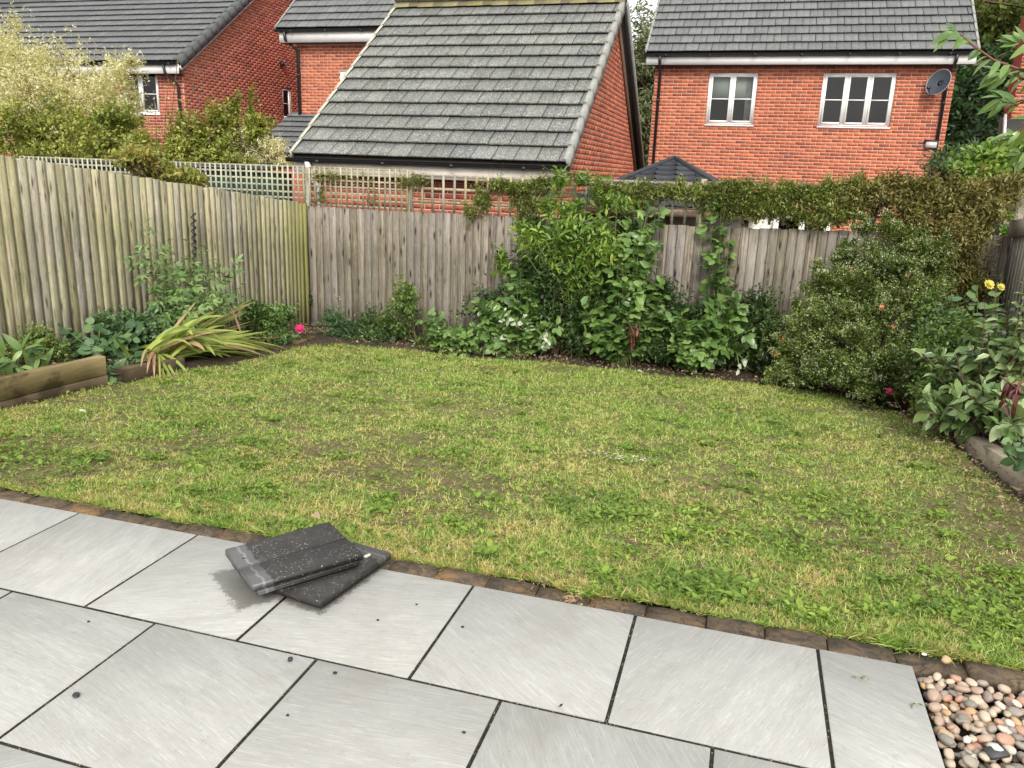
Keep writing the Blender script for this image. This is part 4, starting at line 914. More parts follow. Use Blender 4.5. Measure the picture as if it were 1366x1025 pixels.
# ------------------------------------------------------------------ raised beds
def oriented_box(name, A, B, wd, h, mat, parent=None, side=1, **kw):
    """timber from A to B (top outer edge), width to the side, height down"""
    A, B = np.array(A, float), np.array(B, float); d = B - A; Ln = np.linalg.norm(d); d /= Ln; s = np.cross(d, (0, 0, 1)); s /= np.linalg.norm(s); s *= side; n = np.cross(d, s); n = n if n[2] > 0 else -n
    r = np.random.default_rng(int(abs(A[0] * 100 + A[1] * 10))); N = 9; V = []
    for i in range(N):
        p = A + d * Ln * i / (N - 1); c = .008
        for (a, b) in ((0, -h), (0, -c), (c, 0), (wd - c, 0), (wd, -c), (wd, -h)): V.append(p + s * (a + r.normal(0, .0018)) + n * (b + r.normal(0, .0018)))
    F = [(i * 6 + j, i * 6 + (j + 1) % 6, (i + 1) * 6 + (j + 1) % 6, (i + 1) * 6 + j) for i in range(N - 1) for j in range(6)]
    return mobj(name, np.array(V), [np.array(F), np.array([list(range(6)), [(N - 1) * 6 + j for j in range(6)][::-1]])], mat, parent, **kw)
rb = thing('raised_bed', (-5.1, 4.2, -.2), 'raised timber bed at the left edge with a light water-stained sleeper', 'raised bed')
oriented_box('sleeper', (-4.47, 3.1, .135), (-4.745, 4.90, -.015), .075, .15, M['sleeper'], rb, side=-1)
oriented_box('lower_sleeper', (-4.465, 3.1, -.020), (-4.74, 4.90, -.170), .09, .12, M['sleeper_d'], rb, side=-1)
rb2 = thing('raised_bed', (-5.0, 6.2, -.35), 'low dark timber edge of the bed under the fallen strap-leaved plant', 'raised bed')
oriented_box('sleeper', (-4.66, 4.96, -.13), (-4.70, 5.75, -.21), .10, .18, M['sleeper_d'], rb2, side=-1)
oriented_box('sleeper', (-4.78, 7.68, -.475), (-4.98, 8.45, -.545), .08, .13, m_sleeper('sleeper_reddish', (.16, .075, .045), (.24, .13, .08)), rb2, side=-1)
rb3 = thing('raised_bed', (2.1, 5.6, -.2), 'pale weathered sleeper edging the right-hand bed under the glossy shrub', 'raised bed')
oriented_box('sleeper', (1.70, 6.55, -.30), (1.74, 4.3, -.03), .14, .20, M['sleeper_r'], rb3, side=-1)
oriented_box('sleeper', (1.75, 4.28, -.04), (1.80, 3.0, .02), .14, .20, M['sleeper_r'], rb3, side=-1)
def soil_patch(name, x0, x1, y0, y1, zf):
    xs_ = np.arange(x0, x1 + .01, .07); ys_ = np.arange(y0, y1 + .01, .07); return grid_sheet(name, xs_, ys_, lambda x, y: zf(x, y) + RNG.normal(0, .010, x.shape), M['soil'], kind='structure')
soil_patch('planting_bed', -5.59, -4.72, 2.6, 4.95, lambda x, y: .05 - .085 * (y - 3.1))
soil_patch('planting_bed', -5.59, -4.55, 4.95, 8.9, lambda x, y: gz(x, y) - .022 + np.clip((-4.66 - x) * .4, 0, .06))
soil_patch('planting_bed', -5.59, 2.6, 7.95, 9.42, lambda x, y: gz(x, y) - .02 + np.clip((y - 8.5) * .12, 0, .08))
soil_patch('planting_bed', 1.82, 2.6, 2.9, 8.5, lambda x, y: gz(x, y) + .13)
soil_patch('planting_bed', 1.15, 1.9, 4.2, 8.6, lambda x, y: gz(x, y) - .02 + np.clip((x - 1.6) * .1, 0, .03))

# ------------------------------------------------------------------ foliage machinery
def nrmz(a): return a / (np.linalg.norm(a, axis=-1, keepdims=True) + 1e-9)
TEMPL = {
 'small': (np.array([(0, 0, 0), (.45, .5, .09), (1, 0, -.06), (.45, -.5, .09)]), [np.array([(0, 2, 1), (0, 3, 2)])]),
 'ovate': (np.array([(0, 0, 0), (.32, .5, .10), (.72, .36, .07), (1, 0, -.10), (.72, -.36, .07), (.32, -.5, .10), (.35, 0, .0), (.75, 0, -.02)]), [np.array([(0, 6, 1), (2, 7, 3), (0, 5, 6), (7, 4, 3)]), np.array([(1, 6, 7, 2), (6, 5, 4, 7)])]),
 'blade': (np.array([(0, -.5, 0), (0, .5, 0), (1, 0, 0)]), [np.array([(0, 2, 1)])]),
}
def leaf_cloud(name, parent, pos, ax, nm, size, wr, mat, templ='small', **kw):
    T_, Fs = TEMPL[templ]; pos, ax, nm = np.asarray(pos), nrmz(np.asarray(ax)), np.asarray(nm); sd_ = nrmz(np.cross(nm, ax)); nn = np.cross(ax, sd_); n = len(pos); k = len(T_)
    size = np.broadcast_to(size, n); wr = np.broadcast_to(wr, n)
    V = pos[:, None] + size[:, None, None] * (ax[:, None] * T_[None, :, 0:1] + sd_[:, None] * T_[None, :, 1:2] * wr[:, None, None] + nn[:, None] * T_[None, :, 2:3])
    base = (np.arange(n) * k)[:, None, None]; P = [(f[None] + base).reshape(-1, f.shape[1]) for f in Fs]
    return mobj(name, V.reshape(-1, 3), P, mat, parent, True, **kw)
def leaf_mesh(name, mat, Lf=1.0, W=.42, droop=.18, fold=.12, tip=.8, n=5, wav=.0, seed=0, leaflets=None):
    """one leaf (or several leaflets) as a bent, folded surface; unit length along +x, normal +z"""
    r = np.random.default_rng(seed); V, F3, F4 = [], [], []
    for (ang, ox, sc) in (leaflets or [(0, 0, 1)]):
        ca, sa = math.cos(ang), math.sin(ang); b = len(V)
        for i in range(n + 1):
            t = i / n; w = W * (math.sin(math.pi * min(1, t ** .8)) ** tip) * .5 if 0 < i < n else .0; x = t * Lf; z = -droop * t * t + .03 * math.sin(t * 5 + seed)
            pts_ = [(x, 0, z)] if i in (0, n) else [(x, w, z + fold * w * 2 + r.normal(0, wav)), (x, 0, z), (x, -w, z + fold * w * 2 + r.normal(0, wav))]
            for (px, py, pz) in pts_: px *= sc; py *= sc; pz *= sc; V.append((ox + ca * px - sa * py, sa * px + ca * py, pz))
        idx = lambda i, j: b + (0 if i == 0 else 1 + (i - 1) * 3 + j) if i < n else b + 1 + (n - 1) * 3
        F3 += [(b, idx(1, 1), idx(1, 0)), (b, idx(1, 2), idx(1, 1)), (idx(n - 1, 0), idx(n - 1, 1), idx(n, 0)), (idx(n - 1, 1), idx(n - 1, 2), idx(n, 0))]
        for i in range(1, n - 1): F4 += [(idx(i, 0), idx(i, 1), idx(i + 1, 1), idx(i + 1, 0)), (idx(i, 1), idx(i, 2), idx(i + 1, 2), idx(i + 1, 1))]
    if leaflets:   # petiole
        b = len(V); V += [(0, .008, 0), (0, -.008, 0), (max(l[1] for l in leaflets), 0, 0)]; F3.append((b, b + 1, b + 2))
    return np_mesh(name, V, [np.array(F3), np.array(F4)], mat, True)
TRI = [(0, .42, .70), (1.15, .36, .58), (-1.15, .36, .58)]
PIN = [(0, .62, .46), (.85, .58, .42), (-.85, .58, .42), (1.1, .28, .36), (-1.1, .28, .36)]
def frames(ax, nm):
    ax = nrmz(np.asarray(ax)); s = nrmz(np.cross(nm, ax)); return ax, s, np.cross(ax, s)
def leaf_objs(parent, meshes, pos, ax, nm, size, name='leaf', maxn=300):
    A, S, N_ = frames(ax, nm); size = np.broadcast_to(size, len(pos)); order = range(len(pos)); rest = []
    if len(pos) > maxn:
        d = (np.asarray(pos) - CAM_LOC) @ CF; order = np.argsort(d / size); rest = order[maxn:]; order = order[:maxn]
    for j, i in enumerate(order): inst(name, meshes[int(i) % len(meshes)], parent, mat4(pos[i], A[i], S[i], N_[i], size[i]))
    return rest
def blob(px, py, rx, ry, Y, rd=None, X=None):
    c = at(px, py, Y) if X is None else atx(px, py, X); k = ppm(c); return (c, np.array([rx * k, rd if rd else (rx + ry) / 2 * k, ry * k]))
def tips_in(rng, blobs, n, clump=12, hollow=.45, cl=.16, up=.35):
    w = np.array([np.prod(b[1]) ** .72 for b in blobs]); w /= w.sum(); nc = max(3, n // clump)
    bi = rng.choice(len(blobs), nc, p=w); C_ = np.array([b[0] for b in blobs])[bi]; R_ = np.array([b[1] for b in blobs])[bi]
    d = nrmz(rng.normal(size=(nc, 3))); r = rng.random(nc)[:, None] ** hollow; r = np.where(rng.random((nc, 1)) < .09, r * rng.uniform(1.1, 1.32, (nc, 1)), r); cc = C_ + d * r * R_ * .93
    idx = rng.integers(0, nc, n); sz = R_[idx] * cl * rng.uniform(.5, 1.6, (n, 1)); tips = cc[idx] + rng.normal(size=(n, 3)) * sz
    dirs = nrmz(nrmz((tips - C_[idx]) / R_[idx]) * .8 + np.array([0, 0, up]) + rng.normal(size=(n, 3)) * .45)
    return tips, dirs
def twig_leaves(rng, tips, dirs, k, tl, droop=.1, spread=1.0, flat=.8):
    n = len(tips); t = np.tile(np.linspace(0, 1, k), n) ; T_ = np.repeat(tips, k, 0); D = np.repeat(dirs, k, 0)
    pos = T_ - D * (t * tl * rng.uniform(.7, 1.3, n * k))[:, None]
    rnd = nrmz(rng.normal(size=(n * k, 3))); side = nrmz(np.cross(D, rnd)); ax = nrmz(D * (1.0 - .5 * spread) + side * spread * .9 + np.array([0, 0, -droop]))
    nm = nrmz(np.array([0, 0, 1.0]) * flat + D * .35 + rng.normal(size=(n * k, 3)) * .45)
    return pos, ax, nm
def bez(a, b, bulge, n=7):
    a, b = np.array(a, float), np.array(b, float); mid = (a + b) / 2 + bulge; t = np.linspace(0, 1, n)[:, None]; return (1 - t) ** 2 * a + 2 * t * (1 - t) * mid + t ** 2 * b
def shrub(name, label, cat, base, blobs, n, Lf, wr, mat, seed, k=7, tl=.12, hollow=.45, cl=.16, up=.35, droop=.1, templ='small', stems=14, sr=.012, stemmat='twig', group=None, flat=.8, spread=1.0, extra=None, twigs=True, clump=12, big=None, fname='foliage'):
    rng = np.random.default_rng(seed); o = thing(name, base, label, cat, group)
    tips, dirs = tips_in(rng, blobs, n, clump, hollow, cl, up)
    lowz = gz(tips[:, 0], tips[:, 1]) + .03; ok = tips[:, 2] > lowz; tips, dirs = tips[ok], dirs[ok]
    pos, ax, nm = twig_leaves(rng, tips, dirs, k, tl, droop, spread, flat); size = Lf * rng.uniform(.55, 1.2, len(pos))
    if big:      # the leaves that show largest are leaves of their own
        sel = rng.permutation(len(pos)); ms = big; nb = 300; sc = (pos - CAM_LOC) @ CF; front = np.argsort(sc + rng.uniform(0, .5, len(pos)) * 1.0)[:nb]
        leaf_objs(o, ms, pos[front], ax[front], nm[front], size[front] * 1.15); keep = np.ones(len(pos), bool); keep[front] = False
        pos, ax, nm, size = pos[keep], ax[keep], nm[keep], size[keep]
    leaf_cloud(fname, o, pos, ax, nm, size, wr * rng.uniform(.8, 1.2, len(pos)), mat, templ, kind='stuff')
    if stems:
        mb = MB(); w = np.array([np.prod(b[1]) for b in blobs]); w /= w.sum()
        for i in range(stems):
            b = blobs[rng.choice(len(blobs), p=w)]; q = b[0] + nrmz(rng.normal(size=3)) * b[1] * .7
            bb = np.array(base, float) + rng.normal(size=3) * (.05, .05, 0); P = bez(bb, q, rng.normal(size=3) * .08 * np.linalg.norm(q - bb) + (0, 0, .05), 6); mb.tube(P, list(np.linspace(sr, sr * .3, 6)), 5)
        mb.obj('branch', M[stemmat], o, True)
    if twigs:
        mb = MB(); sel = rng.choice(len(tips), min(len(tips), 260), False)
        for i in sel: mb.tube([tips[i] - dirs[i] * tl * 2.2 + rng.normal(size=3) * .02, tips[i] - dirs[i] * tl, tips[i] + dirs[i] * .01], [sr * .28, sr * .2, sr * .1], 3, False)
        mb.obj('twigs', M[stemmat], o, kind='stuff')
    for (fm, cnt, fs, part) in (extra or []):
        sel = rng.choice(len(tips), min(cnt, len(tips)), False); P = tips[sel] + dirs[sel] * Lf * .6
        if part == 'flower' and cnt <= 60:
            fmesh = flower_mesh(fm)
            for i in range(len(P)): inst('flower', fmesh, o, mat4(P[i], (1, 0, 0), (0, 1, 0), (0, 0, 1), fs * rng.uniform(.7, 1.2)) @ eul(rng.uniform(.2, 1.4), rng.uniform(-.6, .6), rng.uniform(-.6, .6)))
        else:
            P = np.repeat(P, 3, 0) + rng.normal(size=(len(P) * 3, 3)) * fs * .6
            leaf_cloud(part, o, P, rng.normal(size=P.shape), rng.normal(size=P.shape), fs * rng.uniform(.6, 1.2, len(P)), .8, fm, 'small', kind='stuff')
    return o
def flower_mesh(mat, n=6, layers=2):
    V, F = [], []
    for l in range(layers):
        s = 1 - .4 * l; 
        for k in range(n):
            a = 2 * math.pi * (k + .5 * l) / n; c, si = math.cos(a), math.sin(a); b = len(V); z = .25 * l
            for (x, y, zz) in ((.05, 0, 0), (.6, .34, .22), (1, 0, .35), (.6, -.34, .22)): V.append(((c * x - si * y) * s, (si * x + c * y) * s, zz * s + z))
            F += [(b, b + 2, b + 1), (b, b + 3, b + 2)]
    return np_mesh('flower', V, [np.array(F)], mat, True)
def canes(name, label, cat, base, ends, lm, Lf, seed, per=9, stemmat='stemg', r=.006, group=None, bulge=.15, maxn=300, start=.25, face=.35, jitter=.0, droop=.2, flatz=.7):
    """plant of arching stems carrying individual leaves"""
    rng = np.random.default_rng(seed); o = thing(name, base, label, cat, group); pos, ax, nm = [], [], []
    for e in ends:
        e = np.array(e, float); bb = np.array(base, float) + rng.normal(size=3) * (.06, .04, 0); P = bez(bb, e, np.array([0, 0, 1.0]) * bulge * np.linalg.norm(e - bb) + rng.normal(size=3) * .05, 9)
        mb = MB(); mb.tube(P, list(np.linspace(r, r * .35, 9)), 5); mb.obj('stem', M[stemmat], o, True)
        for j in range(per):
            t = start + (1 - start) * (j + rng.uniform(0, .6)) / per; t = min(t, .999); q = t * 8; i = int(q); p = P[i] * (1 - q + i) + P[min(i + 1, 8)] * (q - i); d = nrmz(P[min(i + 1, 8)] - P[i])
            a = j * 2.4 + rng.uniform(-.4, .4); s = nrmz(np.cross(d, rng.normal(size=3))); s2 = np.cross(d, s); v = math.cos(a) * s + math.sin(a) * s2
            pos.append(p + rng.normal(size=3) * jitter); ax.append(nrmz(v * .9 + d * .45 + np.array([0, 0, -droop]))); nm.append(nrmz(np.array([0, 0, flatz]) + nrmz(CAM_LOC - p) * face + rng.normal(size=3) * .3))
    size = Lf * rng.uniform(.65, 1.2, len(pos)); pos, ax, nm = np.array(pos), np.array(ax), np.array(nm); rest = leaf_objs(o, lm, pos, ax, nm, size, maxn=maxn)
    if len(rest): leaf_cloud('foliage', o, pos[rest], ax[rest], nm[rest], size[rest], .6 if len(lm[0].vertices) > 30 else .42, lm[0].materials[0], 'ovate', kind='stuff')
    return o
def gpt(px, py, Y, dz=0):
    p = at(px, py, Y); return (p[0], p[1], float(gz(p[0], p[1])) + dz)
def gptx(px, py, X, dz=0):
    p = atx(px, py, X); return (p[0], p[1], float(gz(p[0], p[1])) + dz)

# leaf meshes used again and again
LM = {}
LM['tri'] = [leaf_mesh('leaf', L['bramble'], W=.72, droop=.15, fold=.08, tip=.7, n=4, wav=.01, seed=s, leaflets=TRI) for s in range(4)]
LM['round'] = [leaf_mesh('leaf', L['blue'], W=.95, droop=.22, fold=.05, tip=.55, n=5, wav=.012, seed=s) for s in range(4)]
LM['pin'] = [leaf_mesh('leaf', L['elder'], W=.38, droop=.3, fold=.14, tip=.8, n=4, seed=s, leaflets=PIN) for s in range(4)]
LM['lance'] = [leaf_mesh('leaf', L['bright'], W=.30, droop=.25, fold=.12, n=5, seed=s) for s in range(4)]
LM['laurel'] = [leaf_mesh('leaf', L['laurel'], W=.50, droop=.16 + .06 * s, fold=.10, tip=.75, n=6, seed=s) for s in range(4)]
LM['ovalm'] = [leaf_mesh('leaf', L['mid'], W=.5, droop=.2, fold=.1, tip=.75, n=5, seed=s) for s in range(4)]
LM['silver'] = [leaf_mesh('leaf', L['white'], W=.55, droop=.2, fold=.06, tip=.7, n=5, seed=s) for s in range(3)]
LM['red'] = [leaf_mesh('leaf', L['red'], W=.4, droop=.3, fold=.1, n=5, seed=s) for s in range(3)]
LM['wide'] = [leaf_mesh('leaf', L['elder'], W=.34, droop=.35, fold=.10, n=5, seed=s) for s in range(4)]

# ------------------------------------------------------------------ neighbours' trees and shrubs
shrub('tree', 'pale willowy tree seen between the garage and the right-hand house', 'tree', (-1.9, 33, -1), [blob(866, 70, 22, 75, 33, 2), blob(858, 175, 26, 80, 33, 2), blob(842, 110, 20, 60, 34, 2)], 1700, .26, .32, L['willow'], 101, k=8, tl=.55, cl=.2, stems=16, sr=.14, droop=.5, templ='small', hollow=.5)
shrub('tree', 'dark green tree filling the gap right of the orange brick house', 'tree', (7.2, 32, -1), [blob(1320, 150, 70, 75, 30, 3), blob(1300, 215, 60, 50, 28, 3), blob(1375, 190, 60, 70, 31, 3)], 4200, .24, .55, L['dark'], 102, k=8, tl=.5, stems=18, sr=.2, cl=.15, hollow=.4)
shrub('tree', 'taller tree with lighter olive leaves at the top right corner', 'tree', (9.5, 37, -1), [blob(1330, 20, 45, 50, 36, 3), blob(1385, 60, 60, 70, 37, 3), blob(1400, 0, 70, 80, 39, 3)], 2600, .28, .5, L['darky'], 103, k=8, tl=.6, stems=16, sr=.22, cl=.15)
shrub('tree', 'deep green tree behind the others, rising out of the top right of the view', 'tree', (10, 42, -1), [blob(1310, 40, 60, 100, 42, 4), blob(1390, 120, 80, 120, 43, 4), blob(1350, -60, 90, 80, 43, 4)], 3600, .36, .55, L['dark'], 104, k=7, tl=.8, stems=14, sr=.25, cl=.15)
shrub('shrub', 'large pale cream variegated shrub towering over the left fence', 'shrub', (-10.2, 11.8, -1), [blob(165, 120, 34, 52, 11.5, .5), blob(65, 125, 85, 85, 11.8, .9), blob(125, 165, 75, 62, 11.6, .8), blob(15, 75, 50, 55, 12, .8), blob(-50, 130, 80, 95, 12, .9), blob(135, 120, 35, 40, 11.8, .5)], 6800, .062, .42, L['pale'], 111, k=9, tl=.20, cl=.13, up=.6, stems=26, sr=.02, hollow=.38, clump=16)
shrub('shrub', 'yellow-green leafy shrub under the cream one, just above the left trellis', 'shrub', (-9.3, 10.8, -1), [blob(50, 190, 100, 32, 10.9, .5), blob(140, 188, 60, 36, 10.7, .5), blob(190, 205, 40, 26, 10.6, .4), blob(230, 207, 36, 22, 10.7, .35), blob(60, 160, 60, 30, 11, .4), blob(150, 160, 44, 26, 10.9, .35), blob(20, 160, 50, 30, 11, .5)], 2500, .075, .5, L['palebot'], 112, k=8, tl=.16, cl=.16, stems=12, sr=.014, templ='small')
shrub('shrub', 'green pointed shrub rising above the square trellis left of the garage', 'shrub', (-8.0, 10.9, -1), [blob(298, 185, 42, 42, 10.9, .35), blob(310, 140, 12, 38, 10.9, .15), blob(250, 185, 38, 34, 10.8, .35), blob(345, 175, 20, 30, 10.9, .2), blob(335, 150, 12, 26, 10.9, .15), blob(285, 215, 60, 18, 10.7, .3)], 1900, .075, .48, L['palebot'], 113, k=8, tl=.16, cl=.15, up=.8, stems=16, sr=.012)
shrub('shrub', 'pale cream feathery shrub by the garage eaves corner', 'shrub', (-7.3, 11.0, -1), [blob(350, 200, 40, 22, 10.9, .3), blob(330, 180, 20, 26, 11, .2), blob(372, 212, 22, 12, 10.8, .2)], 800, .055, .35, L['pale'], 114, k=8, tl=.15, cl=.16, up=.5, stems=12, sr=.01)
shrub('climbing_plant', 'orange-tinged leafy climber tumbling over the top of the left fence', 'climber', tuple(atx(225, 420, -5.85)), [blob(215, 225, 32, 18, 0, .3, X=-6.1), blob(250, 238, 26, 12, 0, .25, X=-5.95), blob(180, 212, 25, 16, 0, .3, X=-6.2), blob(275, 246, 16, 8, 0, .15, X=-5.8)], 420, .085, .38, m_leaf('leaf_orange_tinged', [(.10, .16, .03), (.22, .27, .05), (.36, .34, .10), (.46, .25, .07)], .35), 115, k=6, tl=.14, stems=9, sr=.01, templ='ovate')
mk = np.random.default_rng(5)
canes('sapling', 'thin sapling with sparse yellowing leaves in front of the left house wall', 'sapling', (-9.0, 10.6, -1), [tuple(at(238, 70, 10.6)), tuple(at(262, 85, 10.6)), tuple(at(225, 105, 10.6)), tuple(at(205, 120, 10.5)), tuple(at(270, 110, 10.6))], [leaf_mesh('leaf', m_leaf('leaf_yellowing', [(.20, .24, .03), (.36, .36, .05), (.48, .38, .05)], .4), W=.5, n=4, seed=s) for s in range(3)], .075, 116, per=13, stemmat='twig', r=.012, bulge=.05, start=.45)
shrub('shrub', 'bright light-green shrub peeping over the creeper at the right', 'shrub', (3.4, 10.9, -1), [blob(1330, 215, 45, 24, 10.8, .4), blob(1300, 228, 35, 14, 10.5, .3), blob(1370, 205, 30, 30, 10.9, .4), blob(1350, 190, 16, 14, 10.9, .2), blob(1350, 262, 36, 34, 10.4, .3), blob(1330, 300, 30, 24, 10.2, .3)], 1400, .085, .5, L['bright'], 117, k=7, tl=.14, stems=12, sr=.012, templ='ovate')
shrub('shrub', 'dark narrow-leaved shrub beside the foot of the right house downpipe', 'shrub', (2.6, 11.6, -1), [blob(1265, 218, 28, 18, 11.4, .3), blob(1290, 210, 20, 16, 11.6, .3)], 420, .09, .3, L['blue'], 118, k=7, tl=.15, stems=8, sr=.01)

# ------------------------------------------------------------------ climbers on the trellis
def cb(x0, x1, y, ry, Y, n, rd=.09): return [blob(x, y + mk.uniform(-3, 3), (x1 - x0) / n * .75, ry * mk.uniform(.75, 1.2), Y, rd) for x in np.linspace(x0, x1, n)]
shrub('climbing_plant', 'pale green clematis-like climber arching over the coarse trellis under the garage fascia', 'climber', gpt(690, 460, 9.3), [blob(645, 262, 18, 20, 9.38, .08), blob(700, 275, 24, 20, 9.36, .09), blob(720, 245, 24, 12, 9.38, .09), blob(665, 246, 24, 9, 9.38, .08), blob(692, 255, 20, 14, 9.36, .09), blob(625, 280, 14, 12, 9.38, .06)], 900, .052, .36, L['olive'], 121, k=7, tl=.12, cl=.22, stems=0, sr=.007)
shrub('climbing_plant', 'wispy climber threaded through the fine square lattice', 'climber', gpt(520, 440, 9.3), [blob(440, 235, 40, 8, 9.39, .04), blob(535, 238, 24, 12, 9.38, .05), blob(500, 262, 14, 14, 9.39, .04), blob(560, 240, 20, 7, 9.38, .05), blob(430, 262, 8, 18, 9.39, .03)], 150, .050, .38, L['olive'], 122, k=5, tl=.10, cl=.3, stems=0, sr=.006)
shrub('climbing_plant', 'olive-green creeper draped along the trellis below the gazebo roof', 'climber', gpt(880, 460, 9.3), cb(805, 985, 256, 15, 9.36, 8) + [blob(850, 268, 22, 14, 9.38, .08), blob(960, 275, 30, 20, 9.36, .1)], 1900, .052, .34, L['olive'], 123, k=7, tl=.13, cl=.22, stems=0, sr=.008)
shrub('climbing_plant', 'thick green creeper on the trellis under the three-light window', 'climber', gpt(1080, 460, 9.3), cb(990, 1165, 259, 22, 9.35, 7) + [blob(1090, 290, 40, 10, 9.36, .06)] + [blob(1020, 278, 40, 14, 9.34, .1), blob(1130, 270, 40, 24, 9.34, .12)], 3600, .052, .34, L['olive'], 124, k=7, tl=.13, cl=.2, stems=0, sr=.008)
shrub('climbing_plant', 'bronze-brown creeper piled over the right end of the trellis and fence', 'climber', gpt(1290, 440, 9.2), [blob(1180, 256, 50, 26, 9.3, .16), blob(1240, 262, 60, 34, 9.25, .2), blob(1300, 280, 45, 44, 9.2, .22), blob(1280, 340, 42, 55, 9.1, .22), blob(1275, 385, 42, 38, 9.0, .2), blob(1225, 305, 40, 36, 9.2, .18), blob(1345, 250, 30, 22, 9.3, .16)], 5200, .055, .33, L['brown'], 125, k=7, tl=.13, cl=.16, stems=20, sr=.010)

# ------------------------------------------------------------------ back bed
shrub('shrub', 'tall bright green shrub with pointed leaves standing highest in the back bed', 'shrub', gpt(772, 470, 9.0), [blob(760, 295, 48, 34, 9.05, .28), blob(795, 258, 52, 22, 9.15, .22), blob(770, 240, 30, 14, 9.12, .12), blob(720, 262, 28, 20, 9.2, .18), blob(735, 335, 60, 34, 8.95, .28), blob(800, 330, 45, 38, 9.0, .26), blob(765, 375, 45, 34, 8.95, .22), blob(672, 345, 20, 22, 9.05, .12), blob(745, 238, 12, 14, 9.15, .08), blob(845, 268, 26, 22, 9.15, .12), blob(700, 300, 30, 22, 9.05, .18)], 640, .100, .32, L['bright'], 131, k=6, tl=.15, cl=.2, up=.75, stems=12, sr=.011, templ='ovate', big=LM['lance'], stemmat='stemg')
shrub('shrub', 'dense dark shrub filling the foot of the back bed below the tall bright one', 'shrub', gpt(740, 470, 8.95), [blob(700, 425, 74, 44, 8.98, .22), blob(780, 430, 62, 44, 8.95, .25), blob(705, 375, 42, 38, 9.12, .2), blob(850, 430, 55, 44, 8.95, .25), blob(825, 360, 48, 52, 9.12, .2), blob(740, 390, 60, 50, 9, .2), blob(830, 300, 22, 24, 9.2, .12), blob(655, 410, 30, 34, 9.05, .16), blob(712, 310, 22, 26, 9.2, .12)], 2900, .066, .5, L['under'], 132, k=7, tl=.13, cl=.18, stems=22, sr=.010, templ='small')
rs = np.random.default_rng(9)
def ends_in(bl, n, rng=rs): 
    out = []
    for i in range(n): b = bl[rng.integers(len(bl))]; out.append(b[0] + nrmz(rng.normal(size=3)) * b[1] * rng.random() ** .4)
    return out
canes('bramble', 'bramble with rounded leaflets at the left foot of the tall shrub', 'bramble', gpt(700, 475, 8.75), ends_in([blob(640, 425, 26, 24, 8.75, .15), blob(655, 415, 35, 28, 8.75, .15), blob(690, 380, 35, 30, 8.85, .15), blob(725, 440, 36, 22, 8.7, .15), blob(640, 450, 28, 16, 8.7, .1)], 42), LM['tri'], .135, 141, per=13, bulge=.2)
canes('bramble', 'bramble spilling over the right side of the tall shrub towards the fence', 'bramble', gpt(830, 475, 8.8), ends_in([blob(850, 330, 40, 38, 8.95, .15), blob(820, 400, 50, 34, 8.75, .15), blob(870, 400, 45, 34, 8.75, .15), blob(800, 440, 45, 20, 8.65, .12), blob(860, 285, 26, 16, 9.2, .08)], 54), LM['tri'], .145, 142, per=13, bulge=.15)
canes('bramble', 'bramble stem climbing the grey fence in a tall narrow column of leaves', 'bramble', gpt(962, 470, 9.15), [tuple(at(962 + dx, y, 9.28)) for dx, y in ((0, 268), (14, 285), (-12, 300), (10, 330), (-14, 350), (16, 372), (-10, 392), (4, 405), (-16, 275))], LM['tri'], .15, 143, per=12, bulge=.03, start=.5)
canes('bramble', 'low bramble thicket between the climbing column and the red leaves', 'bramble', gpt(920, 480, 8.8), ends_in([blob(905, 430, 34, 30, 8.75, .15), blob(950, 440, 36, 30, 8.75, .15), blob(990, 440, 30, 34, 8.8, .15), blob(985, 405, 20, 20, 8.9, .1), blob(930, 465, 40, 16, 8.65, .12)], 46), LM['tri'], .14, 144, per=13, bulge=.2)
shrub('shrub', 'mixed mid-green undergrowth beneath the brambles right of centre', 'shrub', gpt(940, 480, 8.95), [blob(920, 435, 50, 38, 8.98, .2), blob(985, 445, 48, 40, 8.98, .2), blob(890, 450, 40, 32, 8.9, .18), blob(1010, 410, 30, 30, 9.1, .14), blob(1030, 450, 30, 34, 8.9, .18), blob(880, 395, 26, 26, 9.1, .12)], 2600, .055, .5, L['under'], 145, k=7, tl=.12, cl=.2, stems=12, sr=.008)
shrub('shrub', 'small loose shrub with twiggy outer stems left of the dense shrubs', 'shrub', gpt(560, 465, 8.9), [blob(540, 405, 26, 26, 8.95, .14), blob(610, 450, 30, 24, 8.85, .14), blob(500, 445, 24, 16, 8.85, .12), blob(530, 435, 34, 22, 8.9, .16), blob(590, 440, 30, 22, 8.85, .14), blob(575, 460, 36, 12, 8.75, .12), blob(545, 385, 10, 14, 8.95, .06)], 1000, .060, .42, L['mid'], 146, k=6, tl=.12, cl=.24, stems=14, sr=.007)
canes('bramble', 'low bramble sprawling onto the lawn edge left of centre', 'bramble', gpt(600, 478, 8.6), ends_in([blob(595, 450, 34, 18, 8.55, .12), blob(625, 455, 22, 16, 8.5, .1), blob(580, 430, 20, 16, 8.6, .1)], 20), LM['tri'], .105, 147, per=11, bulge=.2)
shrub('plant', 'grey-green grassy perennials with tiny white flowers near the fence corner', 'plant', gpt(470, 455, 8.9), [blob(450, 425, 24, 22, 8.95, .14), blob(480, 440, 28, 14, 8.85, .14), blob(505, 430, 22, 18, 8.95, .14), blob(440, 445, 22, 10, 8.8, .12), blob(475, 448, 50, 10, 8.75, .12)], 760, .085, .16, L['blue'], 148, k=6, tl=.12, cl=.25, up=.9, stems=16, sr=.004, stemmat='stemg', extra=[(L['petalw'], 30, .014, 'flowers')])
